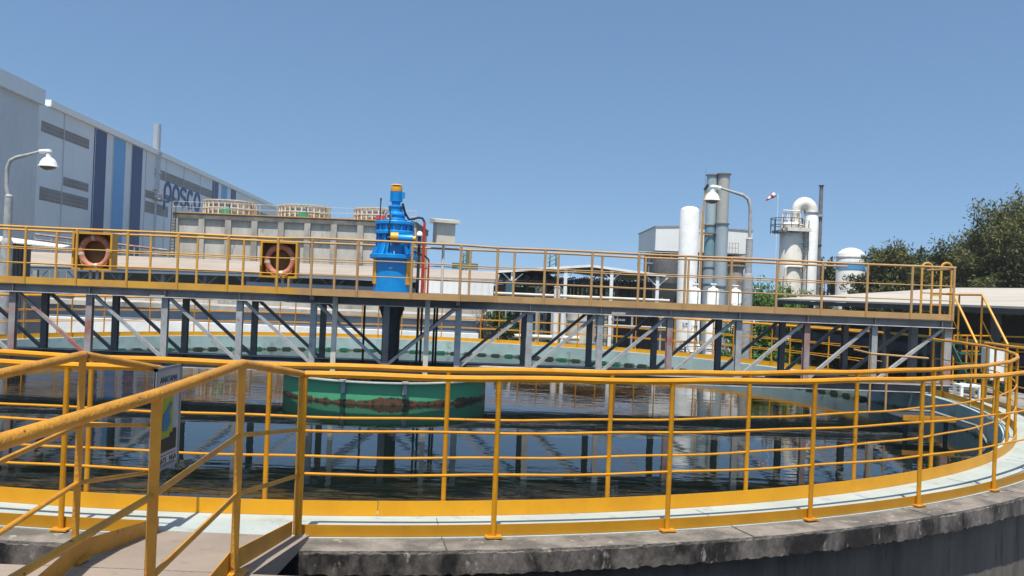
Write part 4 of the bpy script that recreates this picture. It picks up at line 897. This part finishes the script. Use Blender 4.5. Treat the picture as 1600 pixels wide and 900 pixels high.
# thin rusty mast with small lamp
xm = ax(1093, 47); zf = lambda y: az_(1095, y, 47)
tm = thing('light_mast', 'thin tan mast with small black floodlight, beside the white pressure vessel', 'mast', (xm, 47, GZ))
MB().tube([(xm, 47, GZ), (xm, 47, zf(350)), (xm + .10, 47, zf(296))], [.09, .08, .05], 8).build('pole', TAN, tm)
MB().bar((xm + .05, 47, zf(297)), (xm + .22, 46.9, zf(288)), .16, .1).build('floodlight', BLK, tm)
for y in (350, 366): MB().bar((xm - .15, 47, zf(y)), (xm + .6, 47, zf(y)), .04, .05).build('cross_arm', TAN, tm)
MB().tube([(xm + .1, 47.1, zf(300)), (xm + .1, 47.1, zf(262))], .01, 5).build('lightning_rod', GST, tm)
# white pressure vessel
Dv = 44; xv = ax(1073, Dv); zf = lambda y: az_(1075, y, Dv)
pv = thing('pressure_vessel', 'tall slender white pressure vessel with domed top, left of the twin stacks', 'vessel', (xv, Dv, GZ))
MB().rev([(.5, GZ + .5), (.5, zf(331)), (.46, zf(327)), (.33, zf(324)), (.15, zf(322.5)), (0, zf(322))], (xv, Dv, 0), 32).build('shell', WHT, pv)
MB().tube([(xv + .42, Dv - .3, zf(326)), (xv + .52, Dv - .3, zf(332)), (xv + .53, Dv - .3, zf(470))], .025, 6).build('pipe', WHTB, pv)
for a in range(3): MB().bar((xv + .4 * math.cos(a * 2.1), Dv + .4 * math.sin(a * 2.1), GZ), (xv + .4 * math.cos(a * 2.1), Dv + .4 * math.sin(a * 2.1), GZ + .6), .12, .12).build('leg', WHT, pv)
RY = lambda x, y, z: Matrix.Translation((x, y, z)) @ Matrix.Rotation(R(90), 4, 'X')
text('B-800', .17, pv, BLK, RY(xv - .05, Dv - .505, az_(1069, 507, Dv)), 'lettering', .002); text('700/2000', .11, pv, BLK, RY(xv - .05, Dv - .505, az_(1069, 510, Dv) - .02), 'lettering', .002)
DCy = 39
for i, (px, r_, yt) in enumerate(((1086, .27, 450), (1114.5, .27, 450), (1149, .28, 452), (1181, .22, 457))):
    x = ax(px, DCy); z = az_(px, yt, DCy)
    g = thing('gas_cylinder', 'white gas cylinder with valve, ' + ['right beside the tall white pressure vessel', 'in front of the twin stacks', 'just left of the lamp post', 'shortest and rightmost of the four, behind the lamp post'][i], 'gas cylinder', (x, DCy, GZ), 0, 'white gas cylinders')
    MB().rev([(r_, -1.9), (r_, z - .12), (r_ * .8, z - .03), (r_ * .3, z + .02), (r_ * .3, z + .08)], (x, DCy, 0), 24).build('shell', WHT, g)
    b = MB(); b.cbox((x, DCy, z + .12), .16, .1, .08); b.tube([(x - .14, DCy, z + .17), (x + .14, DCy, z + .17)], .03, 6); b.tube([(x, DCy, z + .1), (x, DCy, z + .26)], .025, 6); b.build('valve', STAIN, g)
    MB().tube([(x + .08, DCy - r_ - .01, -1.5), (x + .08, DCy - r_ - .01, z - .1)], .018, 5).build('strap', DKS, g)
    MB().cbox((x, DCy, -2.4), .7, .7, 1.2).build('plinth', CONC, g)
    if i == 0: text('S-804', .13, g, BLK, RY(x - .02, DCy - r_ - .012, az_(1083, 511, DCy)), 'lettering', .002)
# pipework jumble at the foot
pj = thing('pipe_manifold', 'tangle of pale pipes and valves at the feet of the gas cylinders', 'pipework', (ax(1080, 36), 36, GZ))
rnd = random.Random(3)
for k in range(34):
    x = ax(rnd.uniform(1046, 1125), 36); y = 36 + rnd.uniform(-.6, .8); z = rnd.uniform(-2.2, -.1); l = rnd.uniform(.3, 1.1)
    pts = [(x, y, -2.8), (x, y, z), (x + l, y, z + rnd.uniform(-.1, .1)), (x + l, y, z - .5)] if k % 3 else [(x, y, z), (x + l, y, z), (x + l, y + .3, z + .25)]
    MB().tube(pts, rnd.choice((.03, .04, .055)), 7).build('pipe', rnd.choice((WHT, STAIN, GSTL, DKS, RST)), pj)
# ---- scrubber tower
Dt = 55; zf = lambda y: az_(1235, y, Dt); xt = ax(1233.5, Dt); r_ = .74
CRM = mat('cream_tower_paint', (.74, .70, .62), (.62, .57, .50), .6, 1.2, c3=(.3, .25, .2), s3=2.2, k3=(.6, .78), stretch=(1, 1, .5))
sc_ = thing('scrubber_tower', 'cream scrubber column with round service platform and gooseneck duct on top', 'tower', (xt, Dt, GZ))
MB().rev([(r_, GZ), (r_, zf(362)), (r_ * .9, zf(356))], (xt, Dt, 0), 32).build('column', CRM, sc_)
MB().rev([(r_ * .95, zf(356)), (r_ * 1.0, zf(352)), (r_ * .9, zf(349)), (r_ * .4, zf(347)), (0, zf(347))], (xt, Dt, 0), 28).build('dome', CRM, sc_)
xp = ax(1222, Dt)
b = MB(); b.rev([(.9, -.06), (.9, .06)], (xp + .12, Dt, zf(363)), 24); b.build('platform', GST, sc_)
b = MB(); b.cbox((xt + .15, Dt - .2, zf(360)), 1.5, 1.7, .22); b.build('platform_beam', CRM, sc_)
b = MB()
for z in (.5, 1.0): b.tube([(xp + .12 + 1.0 * math.cos(R(a)), Dt + 1.0 * math.sin(R(a)), zf(363) + z * .85) for a in range(0, 360, 20)], .025, 6, closed=True)
for a in range(0, 360, 30): b.tube([(xp + .12 + 1.0 * math.cos(R(a)), Dt + 1.0 * math.sin(R(a)), zf(363) - .1), (xp + .12 + 1.0 * math.cos(R(a)), Dt + 1.0 * math.sin(R(a)), zf(363) + .85)], .025, 6)
b.build('platform_railing', DKS, sc_)
for k in range(3):
    x = xp - .25 + k * .42; MB().tube([(x, Dt - .3, zf(358)), (x, Dt - .3, zf(336)), (x + .14, Dt - .3, zf(333)), (x + .28, Dt - .3, zf(336)), (x + .28, Dt - .3, zf(345))], .06, 8).build('vent_pipe', CRM, sc_)
MB().tube([(xp - .3, Dt - .4, zf(330)), (xt + .35, Dt - .4, zf(330))], .04, 6).build('header_pipe', CRM, sc_)
xg, xd = ax(1240, Dt), ax(1262, Dt); za = zf(330)
pts = [(xg, Dt, zf(350)), (xg, Dt, za)] + [((xg + xd) / 2 - (xd - xg) / 2 * math.cos(R(a)), Dt, za + (zf(317) - za) * math.sin(R(a))) for a in (22, 45, 68, 90, 112, 135, 158)] + [(xd, Dt, za)]
MB().tube(pts, [.30, .31] + [.35, .38, .40, .42, .43, .44, .44] + [.44], 20).build('gooseneck', CRM, sc_)
MB().tube([(xd, Dt, za), (xd, Dt - .25, za - .6), (xd, Dt - .25, -1)], .42, 24).build('duct', WHT, sc_)
for y in (331.5, 400): cyl(sc_, 'flange', STAIN, xd, Dt - .12, .47, zf(y) - .04, zf(y) + .04)
b = MB()
xl = xt + r_ + .02
for k in range(22): b.tube([(xl - .2, Dt - .65, -.5 + k * .3), (xl + .1, Dt - .65, -.5 + k * .3)], .015, 5)
for x in (-.2, .1): b.tube([(xl + x, Dt - .65, -.8), (xl + x, Dt - .65, zf(345))], .03, 5)
b.build('ladder', GST, sc_)
MB().tube([(xt - .55, Dt - .75, -1), (xt - .55, Dt - .75, zf(419)), (xt - .4, Dt - .75, zf(417)), (xt + .45, Dt - .75, zf(417)), (xt + .6, Dt - .75, zf(414))], .09, 10).build('side_pipe', CRM, sc_)
for z in (zf(379), zf(412)): MB().bar((xt + .3, Dt - .72, z), (xd, Dt - .4, z), .06, .08).build('tie_bar', CRM, sc_)
xs3 = ax(1277, 57)
ts = thing('thin_stack', 'thin dark grey steel stack just right of the scrubber duct', 'chimney', (xs3, 57, GZ)); zf = lambda y: az_(1277, y, 57)
MB().tube([(xs3, 57, GZ), (xs3, 57, zf(345)), (xs3, 57, zf(290))], [.16, .14, .12], 12).build('pipe', GST, ts)
for y in (337, 383, 290): cyl(ts, 'flange', DKS, xs3, 57, .19, zf(y) - .03, zf(y) + .03, 12)
MB().bar((xs3 - .6, 56.8, zf(337)), (xs3 + .1, 56.8, zf(337)), .08, .15).build('bracket', STAIN, ts)
# windsock
Dw = 60; xw = ax(1211, Dw); zf = lambda y: az_(1211, y, Dw)
wsn = thing('windsock', 'small red and white windsock on a thin pale mast beside the scrubber', 'windsock', (xw, Dw, GZ))
MB().tube([(xw - .05, Dw, GZ), (xw - .05, Dw, zf(303))], .02, 6).build('mast', WHT, wsn)
RW = at(1211, 304, Dw); RT = at(1197, 313, Dw)
for k in range(4):
    p_, q_ = RW.lerp(RT, k / 4), RW.lerp(RT, (k + 1) / 4); MB().tube([p_, q_], [.19 - .035 * k, .19 - .035 * (k + 1)], 10).build('sock_band', REDP if k % 2 else WHT, wsn)
# white tank with blue band
Db = 56; xb_ = ax(1327.5, Db); zf = lambda y: az_(1327, y, Db); r_ = .90
bt_ = thing('domed_tank', 'white domed storage tank with sky blue band, half hidden by trees', 'tank', (xb_, Db, GZ))
MB().rev([(r_, GZ), (r_, zf(402)), (r_ * .93, zf(396)), (r_ * .6, zf(390)), (r_ * .25, zf(387.5)), (0, zf(387))], (xb_, Db, 0), 32).build('shell', WHT, bt_)
MB().ringbox(r_, r_ + .02, zf(422), zf(410), (xb_, Db), 0, 360, 10).build('blue_band', SKYB, bt_)
MB().ringbox(r_, r_ + .03, zf(403), zf(401.5), (xb_, Db), 0, 360, 10).build('rim', WHTB, bt_)
# ---- right shed roof
ROOFW = mat('pale_roof_sheet', (.44, .40, .345), (.37, .335, .29), .7, .4, c3=(.24, .21, .17), s3=1.2, k3=(.62, .8), spec=.2, wave=('X', .9, .05))
A_ = at(1212, 469, 30); A_.z = 1.75; B2 = at(1660, 484, 17.5); B2.z = 1.75; C_ = at(1500, 449, 44); Dd = at(1700, 450, 36)
C_ = at(1495, 449.5, 46); Dd = at(1720, 451, 34)
rs = thing('right_shed', 'wide low shed with pale beige ribbed roof at right, dark and open below', 'shed', (14, 30, GZ))
b = MB(); b.prism([A_, B2, Dd, C_], (0, 0, -.05)); b.build('roof', ROOFW, rs, ang=0)
b = MB(); b.bar(A_ + Vector((.1, .1, -.12)), B2 + Vector((.0, .1, -.12)), .05, .12); b.build('eave_beam', DKS, rs, ang=0)
nrm = (B2 - A_).normalized()
for k in range(6):
    q = A_.lerp(B2, (k + .15) / 6); MB().box(q.x - .08 + .1, q.x + .18, q.y + .2, q.y + .36, GZ, q.z - .18).build('column', mat('dark_blue_steel', (.03, .045, .075), rough=.5) if k == 0 else DKS, rs, ang=0)
b = MB(); b.prism([A_ + Vector((2.2, 5, -.3)), B2 + Vector((3.5, 3.2, -.3)), B2 + Vector((3.5, 3.2, GZ - 2)), A_ + Vector((2.2, 5, GZ - 2))], (.2, .1, 0)); b.build('back_wall', DKS, rs, ang=0)
for z in (.9, -.4): MB().tube([A_ + Vector((.2, .3, z - 1.75)), B2 + Vector((.2, .3, z - 1.75))], .04, 6).build('rail', YELB if z > 0 else DKS, rs)
MB().bar(A_ + Vector((.3, .8, -1.2)), B2 + Vector((.3, .8, -1.2)), .1, .25).build('beam', mat('navy_steel', (.02, .03, .055), rough=.5), rs, ang=0)
# green crane tower far off
for px, py0, py1, lab in ((727, 395, 424, 'small green hopper tower seen just right of the control cabinet'), (862, 398, 420, 'faint green lattice tower beyond the open shed roof')):
    x = ax(px, 75); g = thing('lattice_tower', lab, 'tower', (x, 75, GZ)); z0, z1 = az_(px, py1, 75), az_(px, py0, 75)
    GT = mat('pale_green_steel', (.10, .17, .13), rough=.6)
    for dx in (-.5, .5):
        for dy in (-.5, .5): MB().bar((x + dx, 75 + dy, GZ), (x + dx * .5, 75 + dy * .5, z1), .09, .09).build('leg', GT, g, ang=0)
    for k in range(6): z = z0 - 1 + k * (z1 - z0 + 1) / 6; MB().bar((x - .5, 74.5, z), (x + .5, 74.5, z + .5), .06, .06).build('lattice_bar', GT, g, ang=0)
    if px < 800: MB().cbox((x - .1, 75, z0 + .45), 2.2, 1.4, .5).build('hopper', GT, g); MB().box(x - .1, x + .25, 74.9, 75.2, z0 + .7, z1 + .2).build('column', GT, g)
# ---- vegetation
def leafmat(name, c, c2, tr=.25):
    m = mat(name, c, c2, .6, 2.0, spec=.25); t = m.node_tree; b = t.nodes['Principled BSDF']
    tl = t.nodes.new('ShaderNodeBsdfTranslucent'); tl.inputs[0].default_value = (c[0] * 1.5, c[1] * 1.6, c[2] * .8, 1)
    ms_ = t.nodes.new('ShaderNodeMixShader'); ms_.inputs[0].default_value = tr
    out = [n for n in t.nodes if n.type == 'OUTPUT_MATERIAL'][0]
    t.links.new(b.outputs[0], ms_.inputs[1]); t.links.new(tl.outputs[0], ms_.inputs[2]); t.links.new(ms_.outputs[0], out.inputs[0]); return m
LO = leafmat('olive_leaves', (.075, .083, .03), (.14, .14, .052)); LD_ = leafmat('dark_olive_leaves', (.042, .058, .020), (.075, .088, .03))
LG = leafmat('bright_green_leaves', (.07, .15, .03), (.11, .20, .05)); LDRY = leafmat('dry_grey_leaves', (.16, .14, .11), (.22, .2, .17)); BRK = mat('bark', (.07, .058, .045), (.11, .09, .07), .9, 4)
def tree(label, cat, name, x, y, z0, h, w_, leafm, nb, nl, ls, seed, group=None, lean=0, spread=.9, trunk=.16, low=.25):
    rn = random.Random(seed); th = thing(name, label, cat, (x, y, z0), 0, group)
    tb = MB(); lf = MB(); base = Vector((x, y, z0)); top = base + Vector((lean, 0, h * .45))
    tb.tube([base, base.lerp(top, .5) + Vector((rn.uniform(-.1, .1), 0, 0)), top], [trunk, trunk * .75, trunk * .55], 8)
    for i in range(nb):
        a = rn.uniform(0, 2 * math.pi); t_ = rn.uniform(low, 1.0); st_ = base.lerp(top, rn.uniform(.45, 1))
        el = rn.uniform(-.05, 1.15); rad = w_ * rn.uniform(.55, 1.05)
        zt_ = h * (low + (1 - low) * rn.random() ** .8)
        q = rad * math.sqrt(max(.04, 1 - ((zt_ / h - low - .2) / (1.02 - low - .2)) ** 2)) if zt_ / h > low + .2 else rad
        en = base + Vector((lean + q * math.cos(a), q * math.sin(a), zt_))
        mid = st_.lerp(en, .5) + Vector((0, 0, h * .03))
        tb.tube([st_, mid, en], [trunk * .28, trunk * .16, trunk * .05], 5)
        sub = [en]
        for j in range(4):
            d = (en - mid).normalized() + Vector((rn.gauss(0, .55), rn.gauss(0, .55), rn.gauss(.15, .35))); d.normalize()
            e2 = mid.lerp(en, rn.uniform(.3, 1)) + d * w_ * rn.uniform(.15, .34); tb.tube([mid.lerp(en, .6), e2], [trunk * .07, trunk * .03], 4); sub.append(e2)
            for k in range(nl):
                f = rn.random(); c = (mid.lerp(en, .6)).lerp(e2, .25 + .85 * f) + Vector((rn.gauss(0, 1), rn.gauss(0, 1), rn.gauss(0, .6))) * w_ * .055
                u_ = Vector((rn.gauss(0, 1), rn.gauss(0, 1), rn.gauss(0, .5))).normalized(); v_ = u_.cross(Vector((rn.gauss(0, .5), rn.gauss(0, .5), 1))).normalized()
                s_ = ls * rn.uniform(.6, 1.3); u_ = (u_ + d * .8).normalized()
                lf.add([c - u_ * s_, c - v_ * s_ * .42, c + u_ * s_, c + v_ * s_ * .42], [(0, 1, 2, 3)])
    tb.build('trunk', BRK, th); 
    me = bpy.data.meshes.new('crown'); inv = WM[th.name].inverted(); me.from_pydata([tuple(inv @ Vector(p)) for p in lf.v], [], lf.f); me.materials.append(leafm); me.update()
    o = bpy.data.objects.new('crown', me); col.objects.link(o); o.parent = th; WM[o.name] = WM[th.name]
    return th
X = lambda px, D: ax(px, D)
G_ = 'trees beyond the right hand shed'
tree('tallest olive-green tree with wispy spreading crown, at the right edge beyond the shed roof', 'tree', 'spreading_tree', X(1597, 50), 50, GZ, 10.6, 4.9, LO, 170, 110, .13, 11, G_, trunk=.3)
tree('olive tree reaching out of the right edge of the picture', 'tree', 'spreading_tree', X(1700, 52), 52, GZ, 9.0, 4.6, LO, 90, 80, .15, 12, G_, trunk=.3)
tree('lower feathery tree just right of the white domed tank', 'tree', 'spreading_tree', X(1395, 50), 50, GZ, 8.0, 2.6, LO, 90, 90, .12, 13, G_)
tree('dark green tree filling the middle, left of the tallest tree', 'tree', 'spreading_tree', X(1452, 54), 54, GZ, 8.2, 3.2, LD_, 90, 80, .14, 14, G_)
tree('dark low tree directly beneath the tallest tree, left side of its crown', 'tree', 'spreading_tree', X(1520, 54), 54, GZ, 8.0, 3.3, LD_, 100, 80, .14, 15, G_)
tree('small dark tree in front of the left flank of the white domed tank', 'tree', 'spreading_tree', X(1291, 60), 60, GZ, 7.9, 1.5, LD_, 44, 50, .13, 16, G_)
tree('grey-green tree in front of the lower part of the domed tank', 'tree', 'spreading_tree', X(1352, 52), 52, GZ, 5.4, 1.7, LO, 44, 44, .11, 17, G_)
tree('dark green tree far behind the thin stack and lamp post', 'tree', 'spreading_tree', X(1205, 75), 75, GZ, 6.3, 2.6, LD_, 30, 40, .16, 18, G_)
tree('dark green tree low behind the open shed, seen under its roof', 'tree', 'spreading_tree', X(935, 85), 85, GZ, 5.6, 4.5, LD_, 36, 34, .2, 19)
tree('bright green leafy tree between the lamp post and the right shed', 'tree', 'leafy_tree', X(1200, 33), 33, GZ, 5.15, 1.75, LG, 80, 60, .075, 21)
tree('bright green leafy tree under the corner of the right shed roof', 'tree', 'leafy_tree', X(1245, 34), 34, GZ, 5.35, 1.2, LG, 50, 50, .075, 22)
tree('bright green bush low behind the railing, left of the lamp post foot', 'bush', 'leafy_bush', X(1165, 31), 31, GZ, 3.1, 1.0, LG, 34, 34, .07, 23)
tree('dark green bush behind the far railing, left of the white vertical pipes', 'bush', 'leafy_bush', X(787, 34), 34, GZ, 4.1, 1.05, leafmat('mid_green_leaves', (.045, .09, .025), (.08, .13, .04)), 44, 40, .07, 24)
tree('bare pale twiggy shrub behind the far railing, left of the dark green bush', 'shrub', 'bare_shrub', X(752, 33), 33, GZ, 3.9, .75, LDRY, 40, 7, .05, 25)
for i, px in enumerate((1262, 1330, 1400, 1455, 1220)):
    tree(['dull green bush in the shade under the right shed, leftmost', 'dull green bush in the shade under the right shed, second from left', 'dull green bush in the shade under the right shed, near the bridge end', 'dull green bush in the shade right behind the bridge end', 'small green bush left of the shed column'][i], 'bush', 'leafy_bush', X(px, 29 - i * .8), 29 - i * .8, GZ, 3.0 + .3 * (i % 2), 1.3, LG if i in (0, 4) else LO, 26, 26, .075, 30 + i, 'bushes under the right shed')
# low distant tree line
far = random.Random(5); ff = MB()
for k in range(26000):
    px = far.uniform(-100, 1750); y = far.uniform(230, 300); x = ax(px, y)
    hh = 6.2 + 2.2 * math.sin(x * .07) + 1.4 * math.sin(x * .19 + 1)
    z = GZ + far.random() ** .7 * hh; s_ = far.uniform(.4, .9); u_ = Vector((far.gauss(0, 1), far.gauss(0, 1), far.gauss(0, 1))).normalized() * s_; v_ = u_.cross(Vector((0, .3, 1))).normalized() * s_ * .6
    c = Vector((x, y, z)); ff.add([c - u_, c - v_, c + u_, c + v_], [(0, 1, 2, 3)])
me = bpy.data.meshes.new('far_treeline'); me.from_pydata(ff.v, [], ff.f); me.materials.append(LD_); o = bpy.data.objects.new('far_treeline', me); col.objects.link(o)
tag(o, 'distant low band of trees along the horizon behind the works', 'tree line', kind='stuff')

# ---- the hazy air
hz = bpy.data.materials.new('haze_air'); hz.use_nodes = True; t = hz.node_tree; t.nodes.remove(t.nodes['Principled BSDF'])
pv_ = t.nodes.new('ShaderNodeVolumePrincipled'); pv_.inputs['Color'].default_value = (.86, .88, .88, 1); pv_.inputs['Density'].default_value = .00045; pv_.inputs['Anisotropy'].default_value = .0
t.links.new(pv_.outputs[0], [n for n in t.nodes if n.type == 'OUTPUT_MATERIAL'][0].inputs['Volume'])
b = MB(); b.box(-330, 330, -60, 330, GZ - 1, 19); tag(b.build('haze', hz, ang=0, org=(0, 130, GZ - 1)), kind='stuff')
